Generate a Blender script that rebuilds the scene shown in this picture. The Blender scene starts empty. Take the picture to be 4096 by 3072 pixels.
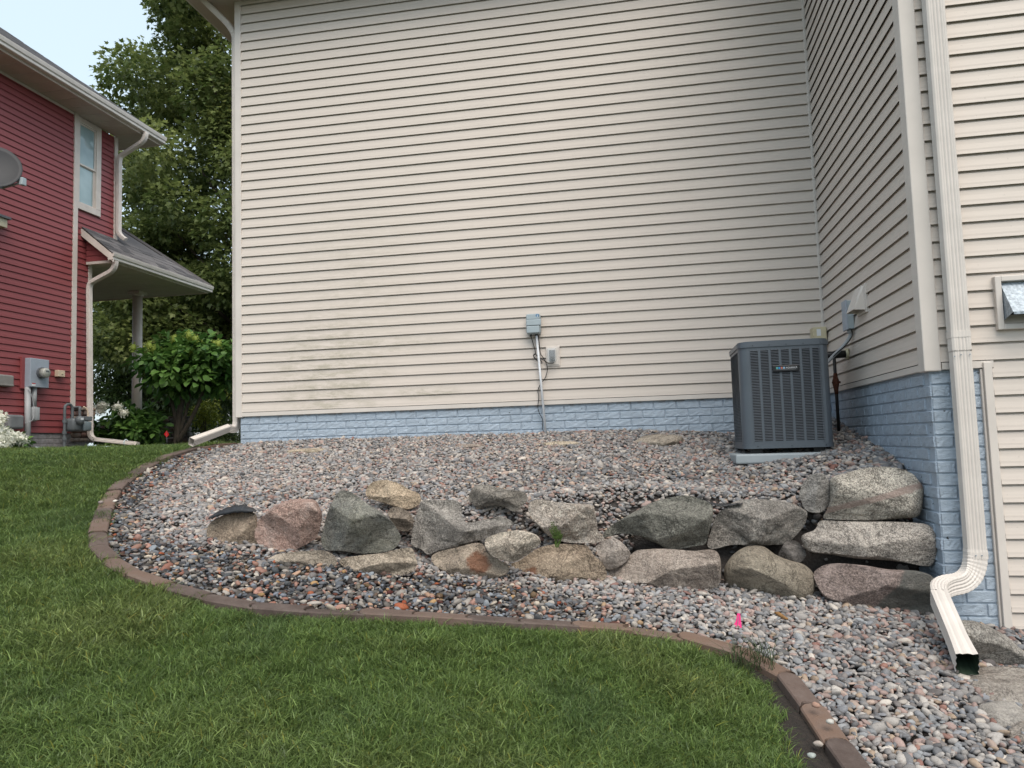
import bpy, bmesh, math, random
import numpy as np
from mathutils import Vector, Matrix, noise

random.seed(7); rng = np.random.default_rng(7)
scene = bpy.context.scene
col = scene.collection

# ---------------------------------------------------------------- camera
RM = np.array([[0.9837196307933523, 0.17705358332425386, -0.030785006477647925],
               [-0.04374493942518973, 0.0697658952481786, -0.9966037829222333],
               [-0.1743045273837539, 0.9817253936270866, 0.07637527899303885]])
CP = np.array([-1.6307545040942908, -7.1087581272200415, -0.38230878307072064])
FPX = 2994.78
cd = bpy.data.cameras.new('camera'); cam = bpy.data.objects.new('camera', cd); col.objects.link(cam)
cd.sensor_width = 36; cd.lens = 36*FPX/4096; cd.clip_end = 2000; cd.clip_start = .05
M = Matrix.Identity(4)
for i in range(3):
    M[i][0] = RM[0][i]; M[i][1] = -RM[1][i]; M[i][2] = -RM[2][i]; M[i][3] = CP[i]
cam.matrix_world = M
scene.camera = cam

def ray(u, v):
    return RM.T @ np.array([(u-2048)/FPX, (v-1536)/FPX, 1.0])
def at(u, v, ax, val):          # where the sight line through (u, v) of the 4096 px photograph meets a plane
    d = ray(u, v); return CP + d*((val-CP[ax])/d[ax])

# ---------------------------------------------------------------- light
SUN_EL, SUN_AZ = 57, 150        # azimuth: clockwise from +Y
w = bpy.data.worlds.new('World'); scene.world = w; w.use_nodes = True
nt = w.node_tree; bg = nt.nodes['Background']
sky = nt.nodes.new('ShaderNodeTexSky'); sky.sky_type = 'NISHITA'; sky.sun_disc = False
sky.sun_elevation = math.radians(SUN_EL); sky.sun_rotation = math.radians(SUN_AZ)
sky.air_density = 1.0; sky.dust_density = 3.5; sky.ozone_density = 1.0
veil = nt.nodes.new('ShaderNodeMix'); veil.data_type = 'RGBA'; veil.blend_type = 'MIX'      # thin even high cloud over the blue
veil.inputs[0].default_value = .62; veil.inputs[7].default_value = (4.4, 5.2, 5.5, 1); veil.clamp_result = False
nt.links.new(sky.outputs[0], veil.inputs[6]); nt.links.new(veil.outputs[2], bg.inputs[0]); bg.inputs[1].default_value = 0.14
sd = bpy.data.lights.new('sun', 'SUN'); sd.energy = 1.7; sd.angle = math.radians(48); sd.color = (1, .91, .80)
so = bpy.data.objects.new('sun', sd); col.objects.link(so)
a, e = math.radians(SUN_AZ), math.radians(SUN_EL)
sv = Vector((math.sin(a)*math.cos(e), math.cos(a)*math.cos(e), math.sin(e)))
so.rotation_euler = sv.to_track_quat('Z', 'Y').to_euler(); so.location = (0, -20, 30)
scene.view_settings.view_transform = 'Standard'; scene.view_settings.look = 'None'
scene.view_settings.exposure = 0.76; scene.view_settings.gamma = 1
scene.view_settings.use_curve_mapping = False
scene.cycles.max_bounces = 6; scene.cycles.use_denoising = True

# ---------------------------------------------------------------- helpers
def tag(o, label=None, cat=None, group=None, kind=None):
    if label: o['label'] = label
    if cat: o['category'] = cat
    if group: o['group'] = group
    if kind: o['kind'] = kind
    return o
def empty(name, loc=(0, 0, 0), label=None, cat=None, group=None, parent=None):
    o = bpy.data.objects.new(name, None); col.objects.link(o); o.location = loc
    o.empty_display_size = .1
    if parent: o.parent = parent
    return tag(o, label, cat, group)
def link(name, me, mat, parent=None, smooth=False):
    o = bpy.data.objects.new(name, me); col.objects.link(o)
    if mat and not me.materials: me.materials.append(mat)
    if smooth: me.shade_smooth()
    if parent:
        o.parent = parent
        o.matrix_parent_inverse = Matrix.Translation(-parent_loc(parent))
    return o
def parent_loc(p):
    v = Vector(p.location)
    while p.parent is not None:
        if p.parent.type == 'EMPTY' and p.type == 'EMPTY': v += Vector(p.parent.location)
        p = p.parent
        if p.type == 'EMPTY' and p.parent is None: break
    return v
# every part mesh is written in world coordinates; mesh roots stay at the world origin, Empties at the thing's base
def reparent_all():
    pass
class MB:
    def __init__(s): s.v = []; s.f = []
    def poly(s, pts):
        n = len(s.v); s.v += [tuple(map(float, p)) for p in pts]; s.f.append(tuple(range(n, n+len(pts))))
    def mesh(s, v, f):
        n = len(s.v); s.v += [tuple(map(float, p)) for p in v]; s.f += [tuple(i+n for i in q) for q in f]
    def box(s, a, b):
        x0, y0, z0 = a; x1, y1, z1 = b
        s.mesh([(x0,y0,z0),(x1,y0,z0),(x1,y1,z0),(x0,y1,z0),(x0,y0,z1),(x1,y0,z1),(x1,y1,z1),(x0,y1,z1)],
               [(0,3,2,1),(4,5,6,7),(0,1,5,4),(1,2,6,5),(2,3,7,6),(3,0,4,7)])
    def bbox(s, a, b, r=.004):          # box with bevelled edges
        a = np.array(a, float); b = np.array(b, float); lo = np.minimum(a, b); hi = np.maximum(a, b)
        r = min(r, .45*min(hi-lo))
        bm = bmesh.new(); bmesh.ops.create_cube(bm, size=1)
        for q in bm.verts: q.co = Vector(tuple((lo[i]+hi[i])/2 + q.co[i]*(hi[i]-lo[i]) for i in range(3)))
        bmesh.ops.bevel(bm, geom=bm.edges[:], offset=r, segments=2, affect='EDGES', profile=.5)
        bm.verts.ensure_lookup_table(); bm.verts.index_update()
        s.mesh([tuple(q.co) for q in bm.verts], [tuple(q.index for q in f.verts) for f in bm.faces]); bm.free()
    def tube(s, path, r, n=8, cap=True):
        P = [Vector(p) for p in path]; rr = r if hasattr(r, '__len__') else [r]*len(P)
        t0 = (P[1]-P[0]).normalized(); up = Vector((0, 0, 1)) if abs(t0.z) < .9 else Vector((1, 0, 0))
        nx = t0.cross(up).normalized(); base = len(s.v); prev = t0
        for i, p in enumerate(P):
            t = ((P[min(i+1, len(P)-1)]-P[i]).normalized()+(P[i]-P[max(i-1, 0)]).normalized())
            t = t.normalized() if t.length > 1e-6 else prev
            nx = (nx - t*nx.dot(t)).normalized(); ny = t.cross(nx); prev = t
            for k in range(n):
                a = 2*math.pi*k/n; s.v.append(tuple(p+(nx*math.cos(a)+ny*math.sin(a))*rr[i]))
        for i in range(len(P)-1):
            for k in range(n):
                a = base+i*n+k; b = base+i*n+(k+1) % n; s.f.append((a, b, b+n, a+n))
        if cap:
            s.f.append(tuple(base+k for k in reversed(range(n)))); s.f.append(tuple(base+(len(P)-1)*n+k for k in range(n)))
    def sweep(s, prof, path, side, cap=True, scales=None, sides=None):   # prof: (a, b) pairs along `side` and its normal
        P = [Vector(p) for p in path]; side = Vector(side); base = len(s.v); n = len(prof)
        for i, p in enumerate(P):
            t = (P[min(i+1, len(P)-1)]-P[max(i-1, 0)]).normalized()
            if sides: side = Vector(sides[i])
            sx = (side - t*side.dot(t)).normalized(); sy = t.cross(sx).normalized(); side = sx
            k = scales[i] if scales else 1
            for a, b in prof: s.v.append(tuple(p+sx*a*k+sy*b*k))
        for i in range(len(P)-1):
            for k in range(n):
                a = base+i*n+k; b = base+i*n+(k+1) % n; s.f.append((a, b, b+n, a+n))
        if cap:
            s.f.append(tuple(base+k for k in reversed(range(n)))); s.f.append(tuple(base+(len(P)-1)*n+k for k in range(n)))
    def build(s, name, mat, parent=None, smooth=False):
        me = bpy.data.meshes.new(name); me.from_pydata(s.v, [], s.f); me.update()
        bm = bmesh.new(); bm.from_mesh(me); bmesh.ops.recalc_face_normals(bm, faces=bm.faces); bm.to_mesh(me); bm.free()
        return link(name, me, mat, parent, smooth)
def smooth_path(pts, n=6, closed=False):
    P = [np.array(p, float) for p in pts]; out = []
    N = len(P); rngi = range(N if closed else N-1)
    for i in rngi:
        p1, p2 = P[i], P[(i+1) % N]
        p0 = P[(i-1) % N] if (closed or i > 0) else p1
        p3 = P[(i+2) % N] if (closed or i+2 < N) else p2
        for k in range(n):
            t = k/n
            out.append(.5*((2*p1)+(-p0+p2)*t+(2*p0-5*p1+4*p2-p3)*t*t+(-p0+3*p1-3*p2+p3)*t**3))
    if not closed: out.append(P[-1])
    return out
def copy_to(src, parent=None, name=None):
    o = src.copy(); col.objects.link(o)
    if parent: o.parent = parent
    return o

# ---------------------------------------------------------------- materials
def nodes(name):
    m = bpy.data.materials.new(name); m.use_nodes = True; t = m.node_tree
    return m, t, t.nodes['Principled BSDF']
def N(t, typ, **kw):
    n = t.nodes.new(typ)
    for k, v in kw.items():
        if hasattr(n, k): setattr(n, k, v)
        else: n.inputs[k].default_value = v
    return n
def ramp(t, fac, stops):
    r = t.nodes.new('ShaderNodeValToRGB'); r.color_ramp.elements.remove(r.color_ramp.elements[1])
    r.color_ramp.elements[0].position = stops[0][0]; r.color_ramp.elements[0].color = (*stops[0][1], 1)
    for p, c in stops[1:]:
        e = r.color_ramp.elements.new(p); e.color = (*c, 1)
    if fac is not None: t.links.new(fac, r.inputs[0])
    return r
def mixc(t, fac, a, b, mode='MIX'):
    m = t.nodes.new('ShaderNodeMix'); m.data_type = 'RGBA'; m.blend_type = mode; m.clamp_result = True
    for s, v in ((m.inputs[0], fac), (m.inputs[6], a), (m.inputs[7], b)):
        if isinstance(v, bpy.types.NodeSocket): t.links.new(v, s)
        elif isinstance(v, (int, float)): s.default_value = v
        else: s.default_value = (*v, 1)
    return m.outputs[2]
def math_(t, op, a, b=None, c=None):
    m = t.nodes.new('ShaderNodeMath'); m.operation = op
    for i, v in enumerate((a, b, c)):
        if v is None: continue
        if isinstance(v, bpy.types.NodeSocket): t.links.new(v, m.inputs[i])
        else: m.inputs[i].default_value = v
    return m.outputs[0]
def pos(t, scale=(1, 1, 1)):
    g = t.nodes.new('ShaderNodeNewGeometry'); mp = t.nodes.new('ShaderNodeMapping'); mp.inputs['Scale'].default_value = scale
    t.links.new(g.outputs['Position'], mp.inputs[0]); return mp.outputs[0]
def tex(t, vec, scale, detail=4, rough=.6, dist=0):
    n = N(t, 'ShaderNodeTexNoise'); n.inputs['Scale'].default_value = scale; n.inputs['Detail'].default_value = detail
    n.inputs['Roughness'].default_value = rough; n.inputs['Distortion'].default_value = dist
    t.links.new(vec, n.inputs['Vector']); return n.outputs[0]
def bump(t, b, h, strength=.3, dist=.01):
    n = N(t, 'ShaderNodeBump'); n.inputs['Strength'].default_value = strength; n.inputs['Distance'].default_value = dist
    t.links.new(h, n.inputs['Height']); t.links.new(n.outputs[0], b.inputs['Normal'])
def mat(name, base, rough=.6, metal=0, var=.12, vs=6, bs=60, bump_s=.15, bd=.002, stretch=(1, 1, 1), dirt=0, spec=.4):
    m, t, b = nodes(name)
    v = pos(t, stretch); n1 = tex(t, v, vs, 5)
    d = tuple(c*(1-var*1.6) for c in base); l = tuple(min(1, c*(1+var)) for c in base)
    r = ramp(t, n1, [(.3, d), (.7, l)]); c = r.outputs[0]
    if dirt:
        n2 = tex(t, v, vs*.35, 6, .7)
        c = mixc(t, math_(t, 'MULTIPLY', ramp(t, n2, [(.45, (0,)*3), (.75, (1,)*3)]).outputs[0], dirt), c, tuple(x*.35 for x in base))
    t.links.new(c, b.inputs['Base Color'])
    b.inputs['Roughness'].default_value = rough; b.inputs['Metallic'].default_value = metal
    b.inputs['Specular IOR Level'].default_value = spec
    if bump_s: bump(t, b, tex(t, v, bs, 4), bump_s, bd)
    return m

def siding_mat(name, base, algae=False, horiz=(1, 1, 30)):
    m, t, b = nodes(name); v = pos(t, horiz)
    n1 = tex(t, v, 3, 5, .6)
    c = ramp(t, n1, [(.3, tuple(x*.955 for x in base)), (.7, tuple(min(1, x*1.03) for x in base))]).outputs[0]
    g = t.nodes.new('ShaderNodeNewGeometry'); sep = t.nodes.new('ShaderNodeSeparateXYZ'); t.links.new(g.outputs['Position'], sep.inputs[0])
    vv = pos(t, (1, 1, 1)); big = tex(t, vv, .7, 3, .5)
    c = mixc(t, math_(t, 'MULTIPLY', ramp(t, big, [(.4, (0,)*3), (.7, (1,)*3)]).outputs[0], .25), c, tuple(x*f for x, f in zip(base, (.93, .92, .91))))
    fr = math_(t, 'FRACT', math_(t, 'DIVIDE', sep.outputs[2], .1016))
    sp = tex(t, vv, 55, 3, .5); c = mixc(t, ramp(t, sp, [(.70, (0,)*3), (.74, (.35,)*3)]).outputs[0], c, tuple(x*.6 for x in base))
    if algae:
        st = tex(t, pos(t, (2.6, 1, 9)), 1.8, 8, .76, .3)
        st2 = tex(t, pos(t, (16, 1, 20)), 3.2, 7, .8)
        x, z = sep.outputs[0], sep.outputs[2]
        def blob(cx, cz, rx, rz):
            dx = math_(t, 'DIVIDE', math_(t, 'SUBTRACT', x, cx), rx); dz = math_(t, 'DIVIDE', math_(t, 'SUBTRACT', z, cz), rz)
            r2 = math_(t, 'ADD', math_(t, 'MULTIPLY', dx, dx), math_(t, 'MULTIPLY', dz, dz))
            return math_(t, 'SUBTRACT', 1.0, math_(t, 'MINIMUM', r2, 1.0))
        bl = math_(t, 'MAXIMUM', blob(-4.75, .35, .75, .75), math_(t, 'MULTIPLY', blob(-4.5, 1.2, .8, 1.2), .38))
        bl = math_(t, 'MAXIMUM', bl, math_(t, 'MULTIPLY', blob(-3.75, .12, .4, .09), 1.0))
        bl = math_(t, 'MAXIMUM', bl, math_(t, 'MULTIPLY', blob(-4.3, .62, .9, .12), .8))
        k = math_(t, 'MULTIPLY', bl, ramp(t, st, [(.42, (0,)*3), (.62, (1,)*3)]).outputs[0])
        k = math_(t, 'MULTIPLY', k, ramp(t, st2, [(.3, (.35,)*3), (.65, (1,)*3)]).outputs[0])
        k = math_(t, 'MULTIPLY', k, ramp(t, fr, [(0, (1,)*3), (.5, (.9,)*3), (.9, (.35,)*3)]).outputs[0])
        c = mixc(t, math_(t, 'MINIMUM', math_(t, 'MULTIPLY', k, .95), .5), c, (.25, .235, .155))
    t.links.new(c, b.inputs['Base Color']); b.inputs['Roughness'].default_value = .5
    b.inputs['Specular IOR Level'].default_value = .35
    bump(t, b, tex(t, v, 14, 4), .12, .0012)
    return m

CREAM = (.595, .53, .475)
M_SID = siding_mat('vinyl_siding_cream_weathered', CREAM, algae=True)
M_SID2 = siding_mat('vinyl_siding_cream', CREAM)
M_TRIM = mat('cream_vinyl_trim', (.61, .56, .515), .45, var=.05, vs=3, bs=80, bump_s=.05)
M_RED = siding_mat('vinyl_siding_red', (.27, .066, .070), horiz=(1, 1, 30))
M_WHITE = mat('off_white_trim', (.63, .56, .51), .5, var=.06, bump_s=.05)
M_ALU = mat('cream_painted_aluminium', (.61, .56, .515), .38, var=.05, bs=30, bump_s=.05, dirt=.12)
M_ALUW = mat('off_white_painted_aluminium', (.66, .60, .555), .38, var=.05, bump_s=.04, dirt=.15)
M_SOFF = mat('soffit_vinyl', (.50, .43, .385), .55, var=.05, bump_s=.04)
def paint_mat(name, base, wear=True, green=False):
    m, t, b = nodes(name); v = pos(t)
    c = ramp(t, tex(t, v, 5, 6, .7), [(.3, tuple(x*.86 for x in base)), (.7, tuple(min(1, x*1.06) for x in base))]).outputs[0]
    chips = tex(t, v, 34, 3, .5, .8)
    c = mixc(t, ramp(t, chips, [(.705, (0,)*3), (.72, (1,)*3)]).outputs[0], c, (.035, .035, .035))
    if wear:
        g = t.nodes.new('ShaderNodeNewGeometry'); sep = t.nodes.new('ShaderNodeSeparateXYZ'); t.links.new(g.outputs['Position'], sep.inputs[0])
        top = ramp(t, math_(t, 'ADD', sep.outputs[2], 1), [(.925, (0,)*3), (.955, (1,)*3)]).outputs[0]
        k = math_(t, 'MULTIPLY', top, ramp(t, tex(t, v, 14, 5), [(.5, (0,)*3), (.58, (1,)*3)]).outputs[0])
        c = mixc(t, math_(t, 'MULTIPLY', k, .75), c, (.20, .165, .135))
    t.links.new(c, b.inputs['Base Color']); b.inputs['Roughness'].default_value = .55
    h = math_(t, 'ADD', tex(t, pos(t, (26, 26, 120)), 1, 4, .65, .8), math_(t, 'MULTIPLY', tex(t, v, 140, 4), .5))
    bump(t, b, h, .75, .007)
    return m
M_FND = paint_mat('blue_grey_painted_brick', (.37, .44, .52))
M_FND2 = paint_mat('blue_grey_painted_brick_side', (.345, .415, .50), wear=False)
M_GREYB = mat('grey_block', (.25, .24, .24), .85, var=.2, vs=20, bs=60, bump_s=.6, bd=.008)
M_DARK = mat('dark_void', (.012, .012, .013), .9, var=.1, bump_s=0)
M_BLACK = mat('black_rubber', (.012, .012, .013), .45, var=.2, bs=40, bump_s=.1)
M_AC = mat('slate_grey_enamel', (.088, .105, .125), .36, var=.05, bs=200, bump_s=.04)
M_ACL = mat('slate_grey_enamel_louvre', (.13, .145, .165), .45, var=.05, bump_s=0)
M_ACIN = mat('condenser_coil', (.018, .019, .021), .6, metal=.3, var=.2, vs=90, bump_s=.3)
M_PAD = mat('light_grey_plastic_pad', (.30, .335, .355), .6, var=.06, bump_s=.1)
M_GAL = mat('galvanised_steel', (.34, .39, .44), .55, metal=.35, var=.30, vs=60, bs=50, bump_s=.05)
M_GBOX = mat('blue_grey_plastic', (.36, .42, .45), .42, var=.05, bump_s=.05)
M_GENAM = mat('pale_grey_enamel', (.33, .37, .43), .4, var=.05, bump_s=.05)
M_GPVC = mat('grey_plastic', (.36, .37, .38), .45, var=.05, bump_s=.03)
M_DGREY = mat('dark_grey_plastic', (.11, .115, .125), .45, var=.08, bump_s=.05)
M_BEIGE = mat('beige_plastic', (.55, .49, .33), .5, var=.06, bump_s=.05)
M_PALEB = mat('pale_peach_plastic', (.66, .53, .40), .5, var=.06, bump_s=.05)
M_RUST = mat('rusty_steel', (.11, .035, .018), .8, var=.4, vs=40, bump_s=.5)
M_LABELW = mat('white_label', (.7, .72, .74), .5, var=.03, bump_s=0)
M_PINK = mat('pink_flag_plastic', (1.0, .06, .28), .45, var=.05, bump_s=0)
M_REDF = mat('red_flag_plastic', (.5, .012, .015), .45, var=.05, bump_s=0)
M_FABRIC = mat('black_landscape_fabric', (.022, .024, .028), .5, var=.3, vs=40, bump_s=.5, bd=.006)
M_HOSE = mat('pale_plastic_hose', (.55, .66, .70), .4, var=.05, bump_s=0)
M_GAS = mat('grey_gas_meter_paint', (.125, .14, .15), .45, var=.1, bump_s=.1)
M_DISH = mat('dark_grey_dish_enamel', (.035, .037, .042), .6, var=.05, bump_s=0)
M_WOOD = mat('weathered_stick', (.25, .13, .045), .8, var=.3, vs=30, bump_s=.5)
def shingle_mat():
    m, t, b = nodes('asphalt_shingle'); v = pos(t)
    oi = t.nodes.new('ShaderNodeObjectInfo')
    c = ramp(t, tex(t, v, 160, 3, .7), [(.3, (.035, .035, .04)), (.55, (.10, .095, .10)), (.75, (.22, .2, .2))]).outputs[0]
    c = mixc(t, .6, c, ramp(t, oi.outputs['Random'], [(0, (.03, .03, .035)), (1, (.20, .185, .185))]).outputs[0])
    t.links.new(c, b.inputs['Base Color']); b.inputs['Roughness'].default_value = .9
    bump(t, b, tex(t, v, 200, 2), .5, .003); return m
M_SHIN = shingle_mat()
def glass_mat(name='window_glass'):
    m, t, b = nodes(name); b.inputs['Base Color'].default_value = (.30, .42, .45, 1)
    v = pos(t, (1, 1, 1)); c = ramp(t, tex(t, v, 1.2, 3), [(.3, (.20, .29, .31)), (.7, (.42, .54, .56))]).outputs[0]
    t.links.new(c, b.inputs['Base Color'])
    b.inputs['Roughness'].default_value = .08; b.inputs['Specular IOR Level'].default_value = .9; return m
M_GLASS = glass_mat()
def clear_mat():
    m, t, b = nodes('clear_plastic'); b.inputs['Base Color'].default_value = (.8, .85, .88, 1)
    b.inputs['Roughness'].default_value = .12; b.inputs['Alpha'].default_value = .22; return m
M_CLEAR = clear_mat()
def ground_mat():
    m, t, b = nodes('ground_soil_and_turf'); a = t.nodes.new('ShaderNodeAttribute'); a.attribute_name = 'bed'
    v = pos(t)
    soil = ramp(t, tex(t, v, 45, 6, .7), [(.3, (.010, .008, .007)), (.7, (.035, .026, .020))]).outputs[0]
    turf = ramp(t, tex(t, v, 60, 5, .7), [(.3, (.012, .020, .006)), (.7, (.040, .060, .016))]).outputs[0]
    dust = ramp(t, tex(t, v, 70, 6, .7), [(.3, (.035, .030, .027)), (.7, (.085, .074, .068))]).outputs[0]
    m1 = mixc(t, math_(t, 'MINIMUM', math_(t, 'MULTIPLY', a.outputs['Fac'], 2), 1), turf, soil); m2 = mixc(t, math_(t, 'MAXIMUM', math_(t, 'SUBTRACT', math_(t, 'MULTIPLY', a.outputs['Fac'], 2), 1), 0), m1, dust)
    t.links.new(m2, b.inputs['Base Color']); b.inputs['Roughness'].default_value = .95
    bump(t, b, tex(t, v, 60, 6), .8, .02); return m
M_GROUND = ground_mat()
def paver_mat():
    m, t, b = nodes('brown_concrete_paver'); v = pos(t); oi = t.nodes.new('ShaderNodeObjectInfo')
    b0 = ramp(t, oi.outputs['Random'], [(0, (.062, .043, .036)), (.5, (.10, .068, .055)), (1, (.15, .095, .068))]).outputs[0]
    c = mixc(t, ramp(t, tex(t, v, 9, 6, .7), [(.45, (0,)*3), (.8, (.6,)*3)]).outputs[0], b0, (.165, .13, .115))
    c = mixc(t, ramp(t, tex(t, v, 22, 5, .7), [(.62, (0,)*3), (.72, (.8,)*3)]).outputs[0], c, (.03, .022, .018))
    t.links.new(c, b.inputs['Base Color']); b.inputs['Roughness'].default_value = .8
    bump(t, b, tex(t, v, 120, 5, .7), .5, .004); return m
M_PAVER = paver_mat()
def tint_mat(name, attr='tint', rough=.7, inst=True, speck=True, trans=0):
    m, t, b = nodes(name); a = t.nodes.new('ShaderNodeAttribute'); a.attribute_name = attr
    a.attribute_type = 'INSTANCER' if inst else 'GEOMETRY'
    c = a.outputs['Color']
    if speck:
        v = pos(t); s = tex(t, v, 150, 4, .75)
        c = mixc(t, .8, c, ramp(t, s, [(.3, (.55,)*3), (.5, (1,)*3), (.68, (1,)*3), (.8, (1.6,)*3)]).outputs[0], 'MULTIPLY')
        bump(t, b, tex(t, v, 120, 3), .3, .003)
    t.links.new(c, b.inputs['Base Color']); b.inputs['Roughness'].default_value = rough
    b.inputs['Specular IOR Level'].default_value = .3
    return m
M_PEB = tint_mat('river_pebble')
def blade_mat():
    m, t, b = nodes('grass_blade'); a = t.nodes.new('ShaderNodeAttribute'); a.attribute_name = 'tint'; a.attribute_type = 'INSTANCER'
    g = t.nodes.new('ShaderNodeAttribute'); g.attribute_name = 'shade'
    c = mixc(t, 1.0, a.outputs['Color'], g.outputs['Color'], 'MULTIPLY')
    t.links.new(c, b.inputs['Base Color']); b.inputs['Roughness'].default_value = .45
    b.inputs['Specular IOR Level'].default_value = .35
    tr = t.nodes.new('ShaderNodeBsdfTranslucent'); t.links.new(c, tr.inputs[0]); mx = t.nodes.new('ShaderNodeMixShader'); mx.inputs[0].default_value = .3
    t.links.new(b.outputs[0], mx.inputs[1]); t.links.new(tr.outputs[0], mx.inputs[2]); t.links.new(mx.outputs[0], t.nodes['Material Output'].inputs[0])
    return m
M_BLADE = blade_mat()
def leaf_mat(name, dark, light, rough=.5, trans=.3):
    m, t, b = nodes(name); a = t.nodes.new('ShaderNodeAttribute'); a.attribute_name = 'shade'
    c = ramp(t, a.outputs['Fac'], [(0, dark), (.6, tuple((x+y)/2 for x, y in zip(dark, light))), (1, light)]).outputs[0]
    t.links.new(c, b.inputs['Base Color']); b.inputs['Roughness'].default_value = rough; b.inputs['Specular IOR Level'].default_value = .35
    tr = t.nodes.new('ShaderNodeBsdfTranslucent'); t.links.new(c, tr.inputs[0]); mx = t.nodes.new('ShaderNodeMixShader'); mx.inputs[0].default_value = trans
    t.links.new(b.outputs[0], mx.inputs[1]); t.links.new(tr.outputs[0], mx.inputs[2]); t.links.new(mx.outputs[0], t.nodes['Material Output'].inputs[0])
    return m
M_BARK = mat('bark', (.075, .06, .045), .9, var=.35, vs=25, bs=50, bump_s=.8, bd=.01, stretch=(1, 1, .3))

# ---------------------------------------------------------------- terrain
def ss(a, b, x): t = np.clip((x-a)/(b-a), 0, 1); return t*t*(3-2*t)
def G1(x, y):
    p = -1.125-.138*np.clip(x, -40, 5)+.148*np.clip(y, -14, 60)
    H = -.345 - .028*ss(-6.3, -7.6, x) + .036*np.clip(-8.3-x, 0, 3)
    k = .035
    q = np.clip((H-p)/k, -60, 60)
    return H - np.log1p(np.exp(q))*k
FX = [-4.6, -4.17, -3.71, -3.14, -2.65, -2.21, -1.86, -1.34, -.8, -.1, .3]
FY = [-2.95, -2.93, -2.91, -2.88, -2.75, -2.56, -2.41, -2.44, -2.38, -2.29, -2.29]
def FB(x): return np.interp(x, FX, FY)
def UP(x, y):
    base = np.interp(x, [-5.7, -1.7, -.9, -.3, 0], [-.318, -.322, -.385, -.30, -.26])
    return base + .195*np.minimum(y, 0) + .045*np.exp(-((x+.62)/.55)**2-((y+1.55)/.22)**2)
def ground(x, y):
    x = np.asarray(x, float); y = np.asarray(y, float)
    g = G1(x, y); u = np.maximum(UP(x, y), g)
    f = FB(x); k = ss(f+.22, f+.42, y)*ss(.06, .0, x)*ss(-6.0, -5.4, x)*(y < .3)
    return g+(u-g)*k
def gz(x, y): return float(ground(x, y))

EDGE = [(-5.90, .10), (-5.965, -.30), (-5.94, -.78), (-5.82, -1.40), (-5.55, -2.08), (-5.20, -2.65), (-4.85, -3.13), (-4.55, -3.39), (-4.22, -3.55),
        (-3.68, -3.655), (-3.22, -3.59), (-2.79, -3.48), (-2.28, -3.365), (-1.70, -3.245), (-1.42, -3.26), (-1.19, -3.365), (-1.06, -3.54),
        (-1.01, -3.80), (-.962, -4.10), (-.90, -4.5), (-.80, -5.1), (-.6, -5.8)]
EP = np.array([p[:2] for p in smooth_path(EDGE, 14)])
seg = np.linalg.norm(np.diff(EP, axis=0), axis=1); EL = np.concatenate([[0], np.cumsum(seg)])
def epoint(s): return np.array([np.interp(s, EL, EP[:, 0]), np.interp(s, EL, EP[:, 1])])
def in_poly(x, y, poly):
    x = np.asarray(x); y = np.asarray(y); r = np.zeros(x.shape, bool); n = len(poly); j = n-1
    for i in range(n):
        xi, yi = poly[i]; xj, yj = poly[j]
        c = ((yi > y) != (yj > y)) & (x < (xj-xi)*(y-yi)/(yj-yi+1e-12)+xi); r ^= c; j = i
    return r
BED = [tuple(p) for p in EP[::3]] + [(-.5, -6.2), (3.5, -6.2), (3.5, -2.40), (0.0, -2.40), (0.0, 0), (-5.72, 0)]
def edge_dist(x, y):
    P = EP[::2]; d = np.full(np.shape(x), 1e9)
    for q in P: d = np.minimum(d, (x-q[0])**2+(y-q[1])**2)
    return np.sqrt(d)

def build_ground():
    xs = np.concatenate([[-400, -200, -100, -60, -40, -30, -22, -17], np.arange(-14, -6.6, .16), np.arange(-6.6, 1.4, .035), np.arange(1.4, 5, .3), [6, 9, 14, 22, 40, 80, 200, 400]])
    ys = np.concatenate([[-400, -200, -100, -40, -20, -12, -9, -7.5], np.arange(-6.4, .3, .035), np.arange(.3, 9, .25), [10, 12, 15, 20, 30, 45, 70, 120, 250, 500]])
    X, Y = np.meshgrid(xs, ys, indexing='ij'); Z = ground(X, Y)
    inb = in_poly(X, Y, BED)
    soil = inb | ((edge_dist(X, Y) < .17*ss(-2.0, -1.0, X)*ss(-3.0, -3.3, Y)+.14*ss(-3.5, -4.2, Y)*(X > -2)+.04) & (X < 1))
    rb = (X < -10.0) & (Y > .5) & (Y < 8)
    Z = Z - .02*inb + rb*.0
    for i in range(len(xs)):
        if not (-6.6 < xs[i] < 1.4): continue
        for j in range(len(ys)):
            if -6.4 < ys[j] < .3:
                Z[i, j] += .012*noise.noise(Vector((xs[i]*3, ys[j]*3, 0))) if not inb[i, j] else .008*noise.noise(Vector((xs[i]*5, ys[j]*5, 3)))
    n, m = X.shape; V = np.stack([X, Y, Z], -1).reshape(-1, 3)
    ii, jj = np.meshgrid(np.arange(n-1), np.arange(m-1), indexing='ij'); a = (ii*m+jj).ravel()
    F = np.stack([a, a+m, a+m+1, a+1], 1)
    me = bpy.data.meshes.new('ground'); me.from_pydata(V.tolist(), [], F.tolist())
    at_ = me.attributes.new('bed', 'FLOAT', 'POINT'); at_.data.foreach_set('value', np.where(inb | rb, 1.0, np.where(soil, .5, 0)).astype(np.float32).ravel())
    o = link('ground', me, M_GROUND, smooth=True); tag(o, 'sloping ground of dark soil under the lawn and the stone bed', 'ground', kind='structure')
build_ground()

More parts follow.
